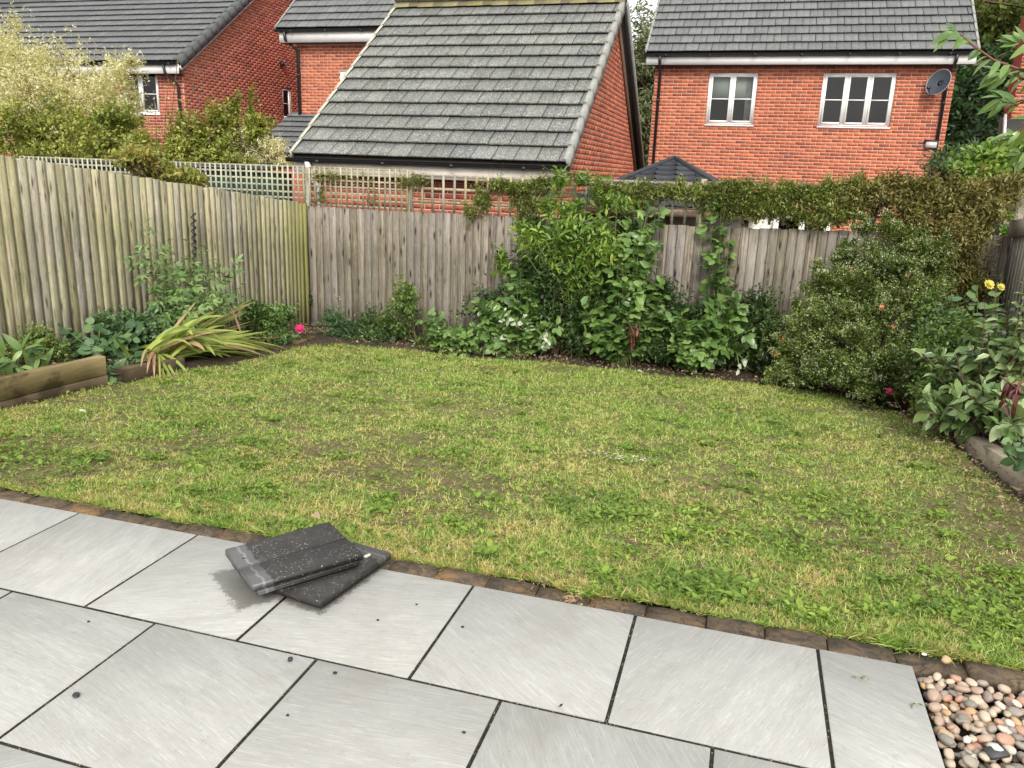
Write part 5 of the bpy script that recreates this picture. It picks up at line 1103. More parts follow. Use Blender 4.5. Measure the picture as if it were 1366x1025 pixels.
canes('silver_sprig', 'cluster of almost white leaves low on the left side of the big shrub', 'leaf cluster', tuple(at(690, 440, 8.62)), [tuple(at(x, y, 8.52)) for x, y in ((670, 412), (684, 420), (700, 416), (666, 432), (690, 432), (676, 427))], LM['silver'], .068, 149, per=3, bulge=.1, start=.6, face=1.2)
canes('silver_sprig', 'few hanging silver leaves near the ground below the big shrub', 'leaf cluster', tuple(at(726, 440, 8.6)), [tuple(at(x, y, 8.5)) for x, y in ((724, 462), (734, 458), (728, 448))], LM['silver'], .062, 150, per=3, bulge=.0, start=.5, face=1.2, droop=.8)
canes('red_leaf_spray', 'spray of dark red hanging leaves in the back bed', 'leaf spray', tuple(at(852, 430, 8.6)), [tuple(at(x, y, 8.5)) for x, y in ((846, 460), (856, 452), (850, 442), (844, 468))], LM['red'], .07, 151, per=5, bulge=.0, start=.3, face=1.0, droop=1.0, stemmat='stemr')
canes('pale_dead_leaves', 'pale dangling leaves at the lawn edge near the middle right', 'dead leaves', gpt(988, 498, 8.55, .30), [tuple(at(x, y, 8.45)) for x, y in ((986, 498), (992, 485), (989, 476))], LM['silver'], .062, 152, per=3, bulge=.0, start=.4, face=1.2, droop=1.2)
shrub('flowering_shrub', 'big fine-leaved shrub dotted with tiny white and coral flowers', 'shrub', gpt(1150, 520, 8.35), [blob(1150, 410, 80, 62, 8.5, .42), blob(1195, 345, 62, 52, 8.8, .36), blob(1090, 440, 55, 56, 8.55, .34), blob(1170, 470, 72, 50, 8.15, .36), blob(1060, 470, 38, 34, 8.6, .26), blob(1100, 375, 40, 34, 8.8, .24), blob(1215, 420, 50, 60, 8.4, .34), blob(1130, 340, 24, 26, 8.95, .18), blob(1070, 420, 26, 26, 8.8, .18), blob(1045, 495, 30, 22, 8.5, .2), blob(1105, 492, 52, 26, 8.2, .26), blob(1175, 505, 60, 28, 7.95, .28), blob(1235, 480, 40, 40, 7.9, .26), blob(1245, 350, 40, 44, 8.7, .26), blob(1250, 460, 40, 50, 8.2, .3), blob(1170, 300, 34, 20, 8.95, .18)], 12500, .032, .55, L['small'], 161, k=9, tl=.12, cl=.085, stems=30, sr=.010, hollow=.42, clump=26, extra=[(L['petalw'], 5200, .0125, 'white_flowers'), (L['petalp'], 26, .026, 'flower')])

# ------------------------------------------------------------------ right bed
lb = [blob(1290, 505, 62, 52, 6.3, .38), blob(1335, 455, 55, 48, 6.4, .36), blob(1345, 540, 50, 42, 5.9, .34), blob(1245, 500, 40, 44, 6.6, .3), blob(1370, 420, 30, 55, 6.2, .3), blob(1240, 545, 30, 22, 6.4, .2)]
canes('glossy_shrub', 'large glossy laurel-like shrub spreading over the right-hand sleeper', 'shrub', gpt(1330, 600, 6.3, .1), ends_in(lb, 95, np.random.default_rng(77)), LM['laurel'], .115, 171, per=14, stemmat='twig', r=.010, bulge=.1, maxn=300, start=.35, face=.25, droop=.15)
shrub('shrub', 'finer green shrub filling the gap behind the glossy one', 'shrub', gpt(1290, 560, 6.9, .1), [blob(1300, 470, 60, 50, 6.9, .3), blob(1260, 530, 44, 34, 6.8, .28), blob(1340, 510, 40, 60, 6.8, .3), blob(1270, 440, 36, 30, 7.2, .22), blob(1235, 490, 34, 44, 7.7, .22), blob(1250, 430, 30, 40, 8.0, .2)], 2000, .050, .5, L['mid'], 172, k=7, tl=.13, cl=.18, stems=18, sr=.008)
canes('bramble', 'bluish round-leaved bramble behind the yellow rose', 'bramble', gpt(1300, 520, 7.6), ends_in([blob(1290, 405, 34, 26, 7.7, .14), blob(1320, 372, 24, 18, 7.8, .1), blob(1265, 400, 24, 20, 7.8, .12)], 16, np.random.default_rng(4)), LM['round'], .075, 173, per=9, bulge=.1, start=.5)
ro = canes('rose_bush', 'upright rose stem bearing a yellow bloom at the right', 'rose', gpt(1330, 560, 6.6), [tuple(at(1328, 384, 6.35)), tuple(at(1345, 400, 6.4)), tuple(at(1312, 400, 6.45)), tuple(at(1360, 430, 6.3))], [leaf_mesh('leaf', L['bright'], W=.5, droop=.2, n=5, seed=s) for s in range(3)], .115, 174, per=7, stemmat='stemr', bulge=.02, start=.5)
fm = flower_mesh(L['petaly'], 9, 5)
for (x_, y_, s_) in ((1318, 381, .042), (1334, 384, .032)): inst('flower', fm, ro, Matrix.Translation(tuple(at(x_, y_, 6.30))) @ eul(.9, .1, .4) @ Matrix.Scale(s_, 4))
canes('red_leaf_spray', 'drooping maroon leaves hanging from the glossy shrub at the far right', 'leaf spray', tuple(at(1350, 505, 5.6)), [tuple(at(x, y, 5.5)) for x, y in ((1340, 545), (1352, 552), (1346, 530), (1358, 520))], LM['red'], .08, 175, per=5, bulge=.0, start=.3, face=.8, droop=1.2, stemmat='stemr')
canes('plant', 'low round-leaved plant on the pale sleeper at the right edge', 'plant', gpt(1362, 625, 5.1, .14), [tuple(at(x, y, 5.05)) for x, y in ((1335, 590), (1350, 585), (1362, 600), (1340, 606), (1368, 590), (1350, 612))], LM['round'], .062, 176, per=4, bulge=.2, start=.4, face=.6)
canes('plant', 'lone small plant with a magenta flower at the foot of the fine-leaved shrub', 'plant', gpt(1190, 540, 7.9), [tuple(at(x, y, 7.8)) for x, y in ((1186, 520), (1194, 528), (1180, 530))], LM['ovalm'], .05, 177, per=4, bulge=.1)
fmm = flower_mesh(L['petalm'], 8, 5); fl = bpy.data.objects.new('flower_head', fmm); link(fl); fl.matrix_basis = Matrix.Translation(tuple(at(1186, 522, 7.75))) @ eul(1.1, 0, .2) @ Matrix.Scale(.035, 4); setp(fl, 'tiny magenta blossom low at the foot of the fine-leaved shrub', 'flower')

# overhanging branch of a young tree just outside the right edge
def overhang():
    Pq = at(1440, 150, 3.7); bx, by = float(Pq[0]) + .48, 3.86
    o = thing('young_tree', (bx, by, float(gz(bx, by)) + .05), 'slender tree at the right edge reaching in with long glossy leaves', 'tree')
    Yb = 3.7; P0 = at(1440, 150, Yb); trunk = bez((bx, by, float(gz(bx, by)) - .03), P0, (.06, .03, 0), 8)
    mb = MB(); mb.tube(trunk, list(np.linspace(.022, .012, 8)), 7); mb.obj('trunk', M['twig'], o, True)
    paths = [[(1440, 150), (1400, 112), (1366, 95), (1325, 80), (1300, 62), (1276, 42)], [(1440, 150), (1400, 150), (1375, 160), (1350, 185)], [(1400, 112), (1375, 108), (1345, 100), (1330, 96)], [(1440, 150), (1420, 80), (1400, 60), (1360, 58)], [(1440,150),(1410,180),(1385,200),(1362,205)], [(1400,112),(1380,130),(1356,140),(1338,132)], [(1440, 150), (1480, 90), (1540, 40), (1600, 10)], [(1440, 150), (1500, 170), (1570, 175)], [(1440, 150), (1450, 60), (1470, -40), (1480, -110)], [(1440, 150), (1490, 220), (1550, 260)]]
    rng = np.random.default_rng(12); pos, ax, nm = [], [], []
    for k, pth in enumerate(paths):
        P = [at(x, y, Yb + (.05 * k if k else 0) * (i > 0)) for i, (x, y) in enumerate(pth)]; mb = MB(); mb.tube(P, list(np.linspace(.007, .0025, len(P))), 6); mb.obj('twig', M['stemr'], o, True)
        for i in range(len(P) - 1):
            for j in range(4 if k == 0 else 5):
                t = (j + rng.random() * .5) / 4; p = P[i] * (1 - t) + P[i + 1] * t; d = nrmz(P[i + 1] - P[i]); a = rng.uniform(-1, 1)
                v = nrmz(d * .5 + np.array(CU) * (-.55 if rng.random() < .65 else .45) + np.array(CR) * rng.uniform(-.7, .2) + CF * rng.uniform(-.6, .6)); pos.append(p); ax.append(v); nm.append(nrmz(np.array([0, 0, .8]) - CF * .7 + rng.normal(size=3) * .35))
        for q in range(4): d = nrmz(P[-1] - P[-2]); pos.append(P[-1]); ax.append(nrmz(d * .5 + CU * rng.uniform(-1, .9) + CR * rng.uniform(-.9, .4))); nm.append(nrmz(np.array([0, 0, .6]) - CF + rng.normal(size=3) * .3))
    lm = [leaf_mesh('leaf', L['overhang'], W=.34, droop=.22 + .1 * s, fold=.10, tip=.8, n=6, seed=s + 5) for s in range(4)]
    leaf_objs(o, lm, np.array(pos), np.array(ax), np.array(nm), .082 * rng.uniform(.6, 1.2, len(pos)))
overhang()

# ------------------------------------------------------------------ left bed
canes('plant', 'light green plant with long pointed leaves at the far left on the raised bed', 'plant', tuple(atx(30, 497, -4.95)), [tuple(atx(x, y, -4.8)) for x, y in ((8, 478), (30, 470), (55, 480), (20, 490), (70, 486), (-5, 485), (48, 466))], LM['wide'], .15, 181, per=5, bulge=.25, start=.6, face=.4, droop=.35)
shrub('plant', 'bushy fresh-green small-leaved plant against the left fence', 'plant', tuple(atx(55, 478, -5.25)), [blob(50, 452, 24, 22, 0, .14, X=-5.3), blob(30, 468, 24, 12, 0, .14, X=-5.2), blob(75, 468, 20, 12, 0, .12, X=-5.2)], 620, .030, .6, L['small'], 182, k=7, tl=.08, cl=.2, stems=12, sr=.004, stemmat='stemg')
canes('bramble', 'broad rounded blue-green leaves heaped behind the light sleeper', 'bramble', tuple(atx(140, 488, -5.05)), ends_in([blob(95, 450, 30, 20, 0, .14, X=-5.25), blob(140, 440, 40, 24, 0, .16, X=-5.2), blob(160, 475, 34, 24, 0, .14, X=-4.95), blob(190, 440, 22, 24, 0, .12, X=-5.25), blob(120, 465, 34, 18, 0, .14, X=-5.0), blob(150, 505, 14, 12, 0, .06, X=-4.72)], 30, np.random.default_rng(31)), LM['round'], .085, 183, per=9, bulge=.2, start=.4)
shrub('shrub', 'dark low foliage at the foot of the left fence under the compound-leaved shrub', 'shrub', tuple(atx(180, 480, -5.3)), [blob(160, 440, 60, 28, 0, .16, X=-5.38), blob(230, 430, 44, 30, 0, .16, X=-5.35), blob(200, 465, 40, 20, 0, .16, X=-5.2), blob(100, 468, 40, 14, 0, .12, X=-5.3)], 800, .050, .6, L['blue'], 184, k=7, tl=.10, cl=.2, stems=10, sr=.006)
canes('elder_shrub', 'green shrub with divided leaves climbing against the middle of the left fence', 'shrub', tuple(atx(250, 460, -5.25)), [tuple(atx(x, y, X)) for x, y, X in [(185, 298, -5.42), (195, 312, -5.4), (180, 340, -5.35), (205, 342, -5.3), (230, 318, -5.4), (255, 345, -5.2), (285, 345, -5.15), (305, 372, -5.1), (290, 395, -5.0), (262, 370, -5.0), (235, 372, -5.05), (215, 395, -5.1), (240, 402, -4.95), (270, 400, -4.95), (310, 352, -5.2), (265, 322, -5.35), (225, 352, -5.2), (300, 410, -5.1), (222, 412, -5.0), (250, 415, -4.95), (280, 375, -5.0), (245, 340, -5.3), (272, 352, -5.15), (318, 385, -5.1)]], LM['pin'], .165, 185, per=12, bulge=.06, start=.42, face=.35, droop=.25)
o = thing('plant_support', atx(258, 400, -5.5), 'dark twisted spiral climbing stem against the left fence boards', 'plant support')
mb = MB(); A = atx(258, 284, -5.53); B = atx(260, 372, -5.5); N = 60
mb.tube([A + (B - A) * t + np.array([.018 * math.cos(t * 60), .030 * math.sin(t * 60), 0]) for t in np.linspace(0, 1, N)], .007, 5); mb.obj('spiral', M['black'], o, True); mb = MB(); mb.tube([A, atx(260, 430, -5.5)], .006, 5); mb.obj('stake', M['black'], o)
shrub('shrub', 'small leafy bush beside the strap-leaved plant near the fence corner', 'shrub', tuple(atx(360, 460, -5.15)), [blob(350, 430, 28, 24, 0, .2, X=-5.2), blob(375, 425, 20, 20, 0, .18, X=-5.3), blob(365, 450, 30, 14, 0, .2, X=-5.05), blob(335, 415, 16, 14, 0, .12, X=-5.3)], 640, .050, .6, L['bramble'], 186, k=7, tl=.10, cl=.2, stems=10, sr=.005, templ='ovate', stemmat='stemg')
rp = canes('rose_bush', 'small rose with one magenta bloom at the inner fence corner', 'rose', tuple(atx(395, 455, -4.98)), [tuple(atx(400, 441, -4.95)), tuple(atx(388, 445, -5.0)), tuple(atx(410, 447, -4.95))], LM['ovalm'], .05, 187, per=5, bulge=.02)
inst('flower', fmm, rp, Matrix.Translation(tuple(atx(400, 439, -4.93))) @ eul(1.0, .2, .3) @ Matrix.Scale(.062, 4))
shrub('climbing_plant', 'small dark tuft of ivy on the corner post of the fence', 'climber', gpt(411, 430, 9.38, .4), [blob(411, 402, 5, 9, 9.37, .03), blob(411, 390, 3, 8, 9.38, .02)], 40, .045, .7, L['dark'], 188, k=4, tl=.05, stems=2, sr=.004, twigs=False)

def strap_plant():
    base = atx(205, 478, -4.95); o = thing('strap_leaved_plant', base, 'collapsed clump of long yellow-green strap leaves with brown tips fallen over the bed edge', 'plant')
    rng = np.random.default_rng(21); k = 0
    def strap(a, b, lift, w, mat, twist=0.0):
        a, b = np.array(a), np.array(b); n = 9; t = np.linspace(0, 1, n)[:, None]; mid = a + (b - a) * .55 + np.array([0, 0, lift]); P = (1 - t) ** 2 * a + 2 * t * (1 - t) * mid + t ** 2 * b
        d = nrmz(np.gradient(P, axis=0)); view = nrmz(CAM_LOC - P); s = nrmz(np.cross(d, np.array([0, 0, 1.0]) + view * .5 + rng.normal(size=3) * .35)); V = []
        up = nrmz(np.cross(s, d))
        for i in range(n):
            ww = w * min(1, .35 + 2.2 * t[i, 0]) * (1 - t[i, 0] ** 5) + .0008; V += [P[i] - s[i] * ww, P[i] + up[i] * ww * .28, P[i] + s[i] * ww]
        F = [(i * 3 + j, (i + 1) * 3 + j, (i + 1) * 3 + j + 1, i * 3 + j + 1) for i in range(n - 1) for j in (0, 1)]
        mobj('leaf', np.array(V), [np.array(F)], mat, o, True)
    for i in range(80):     # lower fan lying to the right
        b = atx(rng.uniform(275, 374), 0, -4.6); px = rng.uniform(255, 388); py = 446 + (px - 262) * .42 + rng.normal() * 20; X = -4.74 + rng.uniform(-.2, .2)
        e = atx(px, min(py, 512), X); e[2] = max(e[2], float(gz(e[0], e[1])) + .015); strap(base + rng.normal(size=3) * (.06, .16, .04) + (0, .12, .03), e, rng.uniform(.04, .26), rng.uniform(.013, .029), L['strap'] if rng.random() < .92 else L['straw'])
    for i in range(36):     # upper fan
        px = rng.uniform(262, 345); py = rng.uniform(394, 438); e = atx(px, py, -5.05 + rng.uniform(-.1, .15)); strap(base + rng.normal(size=3) * (.04, .06, .02), e, rng.uniform(.0, .09), rng.uniform(.011, .024), L['strap'] if rng.random() < .78 else L['straw'])
    for (px, py, mt) in ((322, 446, 'straw'), (318, 440, 'straw'), (336, 498, 'straw'), (332, 490, 'straw')):
        st = atx(px - 22, py - 45, -4.9); strap(st, atx(px, py, -4.85), .10, .014, L[mt])
    for (a_, b_) in (((150, 448), (176, 482)), ((152, 450), (180, 486))): strap(atx(*b_, -4.9), atx(*a_, -4.85), .03, .011, L['strap'])
    for px, py, mt in ((240, 516, 'strap'), (222, 520, 'strap'), (258, 510, 'strap'), (206, 505, 'straw'), (196, 498, 'straw'), (232, 512, 'strap'), (214, 512, 'strap'), (188, 490, 'straw')):
        strap(base + rng.normal(size=3) * (.03, .05, .02) + (0, 0, .03), atx(px, py, -4.52), .16, .013, L[mt])
strap_plant()

# ------------------------------------------------------------------ grass, weeds, litter
def scatter_lawn(n, rng, ymin=2.66):
    out = []
    while sum(len(a) for a in out) < n:
        m_ = n * 2; y = ymin + (8.8 - ymin) * rng.random(m_) ** 1.9; x = rng.uniform(-4.9, 2.7, m_)
        k = inpoly(x + rng.normal(0, .025, m_) * (y > 2.75), y + rng.normal(0, .03, m_) * (y > 2.75), LAWN); out.append(np.stack([x[k], y[k]], -1))
    return np.concatenate(out)[:n]
def vnoise(x, y, sc, seed):
    r = np.random.default_rng(seed).random((256, 256)); X = x * sc + 100; Y = y * sc + 100; i, j = np.floor(X).astype(int), np.floor(Y).astype(int); f, h = X - i, Y - j; f = f * f * (3 - 2 * f); h = h * h * (3 - 2 * h)
    a, b, c, d = r[i % 256, j % 256], r[(i + 1) % 256, j % 256], r[i % 256, (j + 1) % 256], r[(i + 1) % 256, (j + 1) % 256]
    return (a * (1 - f) + b * f) * (1 - h) + (c * (1 - f) + d * f) * h
g = np.random.default_rng(40); NT_ = 92000; P = scatter_lawn(NT_, g); tx, ty = P[:, 0], P[:, 1]
ty = ty - .055 * vnoise(tx, tx * 0, 4.5, 9) ** 1.6 * (ty < 2.78); n1 = .5 * vnoise(tx, ty, 1.6, 1) + .3 * vnoise(tx, ty, 5, 2) + .2 * vnoise(tx, ty, 13, 3)
bare = 1.5 * np.clip(1 - np.hypot((tx - 1.9) / 1.1, (ty - 4.2) / 1.5), 0, 1) + .5 * np.clip(vnoise(tx, ty, 3.1, 8) - .68, 0, 1) * 4
nearf = np.clip((4.6 - ty) / 1.6, 0, 1); keep = g.random(NT_) < np.clip(.62 - .22 * nearf + (n1 - .40) * (2.4 + 2.6 * nearf), .12, 1) * (1 - .85 * np.clip(bare * 1.6, 0, 1)); tx, ty, n1 = tx[keep], ty[keep], n1[keep]
B = 7; sz = np.repeat(g.uniform(.55, 1.35, len(tx)) * (.75 + .7 * np.clip(n1 - .3, 0, .6)), B); tx, ty, n1 = np.repeat(tx, B), np.repeat(ty, B), np.repeat(n1, B); n = len(tx)
az = g.uniform(0, 6.283, n); rr = np.abs(g.normal(0, .011, n)) * sz; x = tx + np.cos(az) * rr; y = ty + np.sin(az) * rr
az = az + g.normal(0, .5, n); lean = np.clip(.95 + rr * 22 + g.normal(0, .38, n), .1, 1.52); ax = np.stack([np.cos(az) * np.sin(lean), np.sin(az) * np.sin(lean), np.cos(lean)], -1)
nm = np.stack([-np.cos(az) * np.cos(lean), -np.sin(az) * np.cos(lean), np.sin(lean)], -1) + g.normal(size=(n, 3)) * .35
hgt = g.uniform(.013, .043, n) * sz * (1 + .08 * np.clip(y - 4, 0, 4)); wd_ = (.0038 + .0008 * (y - 2.6)) / hgt
leaf_cloud('grass', None, np.stack([x, y, lz(x, y) - .004], -1), ax, nm, hgt, wd_, M['grass'], 'blade', kind='stuff', label='patchy mown lawn grass, part green and part straw-dry', cat='grass')
# taller tufts along edges
w = np.random.default_rng(41); cx, cy = [], []
cl_ = [(-4.3, 3.2, .35, 300), (-3.6, 3.0, .25, 160), (-.4, 3.6, .4, 380), (.3, 3.5, .35, 300), (1.3, 3.3, .35, 420), (.9, 3.0, .25, 260), (.0, 2.86, .14, 420), (-1.5, 4.2, .3, 130), (.6, 4.2, .4, 260), (.35, 2.78, .12, 120), (1.5, 2.95, .3, 360), (-2.6, 3.6, .35, 100)]
for _ in range(190): cl_.append((w.uniform(-4.7, 2.3), 2.7 + 5.2 * w.random() ** 1.7, w.uniform(.03, .13), int(w.integers(8, 50))))
for (a, b, s, k) in cl_: cx.append(w.normal(a, s * .6, k)); cy.append(w.normal(b, s * .45, k))
k = 3600; cx.append(w.uniform(-4.8, 2.5, k)); cy.append(2.7 + 5.8 * w.random(k) ** 1.6)
x, y = np.concatenate(cx), np.concatenate(cy); kk = inpoly(x, y, LAWN); x, y = x[kk], y[kk]; n = len(x); q = 4
x = np.repeat(x, q) + w.normal(0, .008, n * q); y = np.repeat(y, q) + w.normal(0, .008, n * q); n *= q
az = w.uniform(0, 6.283, n); el = w.uniform(.1, .7, n); ax = np.stack([np.cos(az) * np.cos(el), np.sin(az) * np.cos(el), np.sin(el)], -1)
leaf_cloud('lawn_weeds', None, np.stack([x, y, lz(x, y) + .012], -1), ax, np.array([0, 0, 1.0]) + w.normal(size=(n, 3)) * .3, w.uniform(.010, .027, n) * np.where(w.random(n) < .18, 1.7, 1), w.uniform(.3, .65, n), M['weed'], 'ovate', kind='stuff', label='broad-leaved weeds and clover growing through the lawn', cat='weeds')
# dead leaves and thatch
k = 13000; x = w.uniform(-4.8, 2.5, k); y = 2.66 + 6 * w.random(k) ** 2.0; x2 = w.normal(1.9, .5, 5200); y2 = w.normal(4.1, .85, 5200); x, y = np.concatenate([x, x2]), np.concatenate([y, y2]); kk = inpoly(x, y, LAWN); x, y = x[kk], y[kk]; n = len(x)
leaf_cloud('leaf_litter', None, np.stack([x, y, lz(x, y) + .012], -1), np.stack([w.normal(size=n), w.normal(size=n), w.normal(size=n) * .2], -1), np.array([0, 0, 1.0]) + w.normal(size=(n, 3)) * .4, w.uniform(.005, .022, n), w.uniform(.12, .5, n), M['litter'], 'small', kind='stuff', label='dry clippings and leaf litter scattered over the lawn', cat='leaf litter')
k = 2600; x = np.concatenate([w.uniform(-5.5, 2.5, k), w.uniform(1.4, 2.5, k), w.uniform(-5.5, -4.8, k)]); y = np.concatenate([w.uniform(8.3, 9.35, k), w.uniform(4.3, 8.6, k), w.uniform(3, 8.6, k)]); n = len(x)
zz = gz(x, y) + np.where((x < -4.7) | ((x > 1.8) & (y < 8.4)), .14, .06); zz = np.where((x < -4.7) & (y < 4.95), .065 - .085 * (y - 3.1), zz)
leaf_cloud('bed_litter', None, np.stack([x, y, zz], -1), w.normal(size=(n, 3)) * (1, 1, .2), np.array([0, 0, 1.0]) + w.normal(size=(n, 3)) * .4, w.uniform(.01, .045, n), w.uniform(.2, .6, n), M['litter'], 'small', kind='stuff', label='dead leaves lying on the soil of the planting beds', cat='leaf litter')
# sandy grit and crumbs caught in the paving joints
k = 5200; jx, jy = [], []
for row in range(5):
    yj = PY - row * PD; q_ = w.uniform(-4.4, .65, k // 8); jx.append(q_); jy.append(np.full(len(q_), yj) + w.normal(0, .003, len(q_)))
    xo = -2.6517 if row % 2 == 0 else -2.359
    for c_ in range(-3, 6):
        q_ = w.uniform(yj - PD, yj, 60); jx.append(np.full(60, xo + c_ * PW) + w.normal(0, .003, 60)); jy.append(q_)
x, y = np.concatenate(jx), np.concatenate(jy); kk = x < .65; x, y = x[kk], y[kk]; n = len(x)
leaf_cloud('joint_grit', patio, np.stack([x, y, np.full(n, -.0025)], -1), w.normal(size=(n, 3)) * (1, 1, .3), np.array([0, 0, 1.0]) + w.normal(size=(n, 3)) * .5, w.uniform(.002, .006, n), .7, M['litter'], 'small', kind='stuff')
# wispy overhang of grass over the edging
x = w.uniform(-4.7, 2.4, 5200); n = len(x); y = 2.645 - .05 * vnoise(x, x * 0, 4.5, 9) ** 1.6 + w.random(n) ** 2 * .06; ax = np.stack([w.normal(size=n) * .5, -w.uniform(.1, 1.0, n), w.uniform(.2, .8, n)], -1)
leaf_cloud('edge_grass', None, np.stack([x, y, np.full(n, -.02)], -1), ax, np.array([0, -.4, 1.0]) + w.normal(size=(n, 3)) * .3, w.uniform(.016, .045, n) * (.5 + .8 * vnoise(x, x * 0, 6, 5) ** 1.5 * 1.6), .08, M['grass'], 'blade', kind='stuff', label='uneven grass fringe hanging over the brick edging', cat='grass')

# ------------------------------------------------------------------ small things on the patio
def m_spare():
    t = NT('spare_roof_tile'); p = t.obco(); n = t.noise(p, 26, 5, .7); sp = t.n('ShaderNodeTexVoronoi', {'Vector': t.vmath('ADD', t.scl(p, (120, 140, 120)), t.vmath('SCALE', t.n('ShaderNodeCombineXYZ', {0: n, 1: n, 2: 0.}).outputs[0], 2.0)), 'Scale': 1.0, 'Randomness': 1.0}); n2 = t.noise(p, 7, 4, .7)
    sx = t.n('ShaderNodeSeparateXYZ', {0: p}).outputs[0]
    wave = t.math('ADD', sx, t.math('MULTIPLY', t.noise(t.scl(p, (5, 24, 5)), 1.0, 4, .6), .05)); exposed = t.ramp(wave, [(.094, 0), (.100, 1)])
    c = t.mix(t.ramp(n, [(.3, 0), (.7, 1)]), (.014, .0125, .0115), (.038, .033, .029))
    lich = t.math('MULTIPLY', t.math('MULTIPLY', t.ramp(sp.outputs['Distance'], [(.26, 1), (.32, 0)]), t.ramp(t.n('ShaderNodeSeparateColor', {0: sp.outputs['Color']}).outputs[0], [(.68, 0), (.72, 1)])), t.ramp(n2, [(.38, .15), (.55, 1)]))
    c = t.mix(t.math('MULTIPLY', lich, exposed), c, (.27, .27, .235))
    head = t.mix(t.noise(p, 12, 4), (.06, .06, .06), (.11, .11, .108)); c = t.mix(exposed, head, c)
    line = t.math('MULTIPLY', t.ramp(t.math('ABSOLUTE', t.math('SUBTRACT', wave, .068)), [(.0, 1), (.007, 0)]), .4); c = t.mix(line, c, (.34, .34, .32))
    gy = t.math('ABSOLUTE', t.n('ShaderNodeSeparateXYZ', {0: p}).outputs[1]); c = t.mix(t.ramp(gy, [(.0035, .85), (.0048, 0)]), c, (.006, .006, .006))
    return t.bsdf(c, t.math('ADD', .36, t.math('MULTIPLY', exposed, .2)), n, .15, .002, .5)
msp = m_spare()
def spare_tile(label, cx, cy, ang, z, tilt):
    o = thing('roof_tile', (cx, cy, z), label, 'roof tile', 'spare roof tiles stacked on the patio'); MBv = MB(); Lx, Wy, th = .42, .332, .028
    ca, sa = math.cos(ang), math.sin(ang); R3 = np.array(eul(tilt[0], tilt[1], ang).to_3x3())
    def put(name, boxes, mat=msp):
        mb = MB()
        for b in boxes: mb.box(*b)
        me = mb.mesh(name, mat); ob = bpy.data.objects.new(name, me); link(ob, o); ob.matrix_basis = eul(tilt[0], tilt[1], ang) @ Matrix.Translation((-Lx / 2, 0, 0)); return ob
    # body with chamfered edges and a groove along the middle
    V, n = [], 0; ys_ = [-Wy / 2 + .03, -Wy / 2 + .034, -.0045, -.003, .003, .0045, Wy / 2 - .004, Wy / 2]; zt = [th - .002, th, th, th - .007, th - .007, th, th, th - .002]
    for x_, dz in ((0, -.005), (.004, 0), (Lx - .005, 0), (Lx, -.006)):
        for yy, z_ in zip(ys_, zt): V.append((x_, yy, z_ + dz))
        V.append((x_, Wy / 2, 0)); V.append((x_, -Wy / 2 + .03, 0))
    F = [(i * 10 + j, i * 10 + (j + 1) % 10, (i + 1) * 10 + (j + 1) % 10, (i + 1) * 10 + j) for i in range(3) for j in range(10)]; me = np_mesh('tile_body', V, [np.array(F)[:, ::-1], np.array([list(range(10)), [30 + j for j in range(10)][::-1]])], msp)
    ob = bpy.data.objects.new('tile_body', me); link(ob, o); ob.matrix_basis = eul(tilt[0], tilt[1], ang) @ Matrix.Translation((-Lx / 2, 0, 0))
    put('interlock_lip', [((.012, -Wy / 2, .0), (Lx - .03, -Wy / 2 + .0295, .007)), ((.012, -Wy / 2, .007), (Lx - .03, -Wy / 2 + .006, .014))])
    put('batten_nib', [((.004, -.08, -.012), (.03, -.03, -.0005)), ((.004, .06, -.012), (.03, .11, -.0005))])
    mb = MB(); mb.tube([(.035, .06, th - .004), (.035, .06, th + .0006)], .006, 8); me = mb.mesh('nail_hole', M['black']); ob = bpy.data.objects.new('nail_hole', me); link(ob, o); ob.matrix_basis = eul(tilt[0], tilt[1], ang) @ Matrix.Translation((-Lx / 2, 0, 0))
    if z < .03:
        r_ = np.random.default_rng(2); a_ = np.linspace(0, 6.283, 15)[:-1]; V_ = [(0.07 + math.cos(q) * .019 * r_.uniform(.8, 1.15), .105 + math.sin(q) * .010 * r_.uniform(.8, 1.15), th + .0004) for q in a_] + [(0.07, .105, th + .0008)]; me = np_mesh('mortar_spot', V_, [np.array([(i, (i + 1) % 14, 14) for i in range(14)])], M['verge_pale']); ob = bpy.data.objects.new('mortar_spot', me); link(ob, o); ob.matrix_basis = eul(tilt[0], tilt[1], ang) @ Matrix.Translation((-Lx / 2, 0, 0))
    return o
spare_tile('lower dark concrete roof tile, turned askew beneath the other one', -1.405, 2.385, math.radians(80 + 180), .013, (0, 0))
spare_tile('upper dark concrete roof tile speckled with pale lichen, lying on top', -1.505, 2.368, math.radians(53), .052, (.035, -.02))
def stone(label, x, y, s, mat, seed, flat=1.0, name='stone', z=0, cat='stone', group=None):
    r = np.random.default_rng(seed); P = pebble_v(r) * np.array([1, 1, flat]) * s; P = P @ np.array(eul(0, 0, r.uniform(0, 6)).to_3x3()).T; P[:, 2] -= P[:, 2].min()
    mobj(name, P + np.array([x, y, z]), [ICF], mat, None, True, origin=(x, y, z), label=label, cat=cat, group=group)
stone('small black stone near the middle joint of the patio', -1.222, 1.87, .0095, M['black'], 1, 1.2)
stone('black triangular stone chip on the left-hand patio slab', -1.70, 1.52, .0125, M['black'], 2, .9)
def gxy(px, py, z=0): d = pray(px, py); t = (z - CAM_LOC[2]) / d[2]; return CAM_LOC + d * t
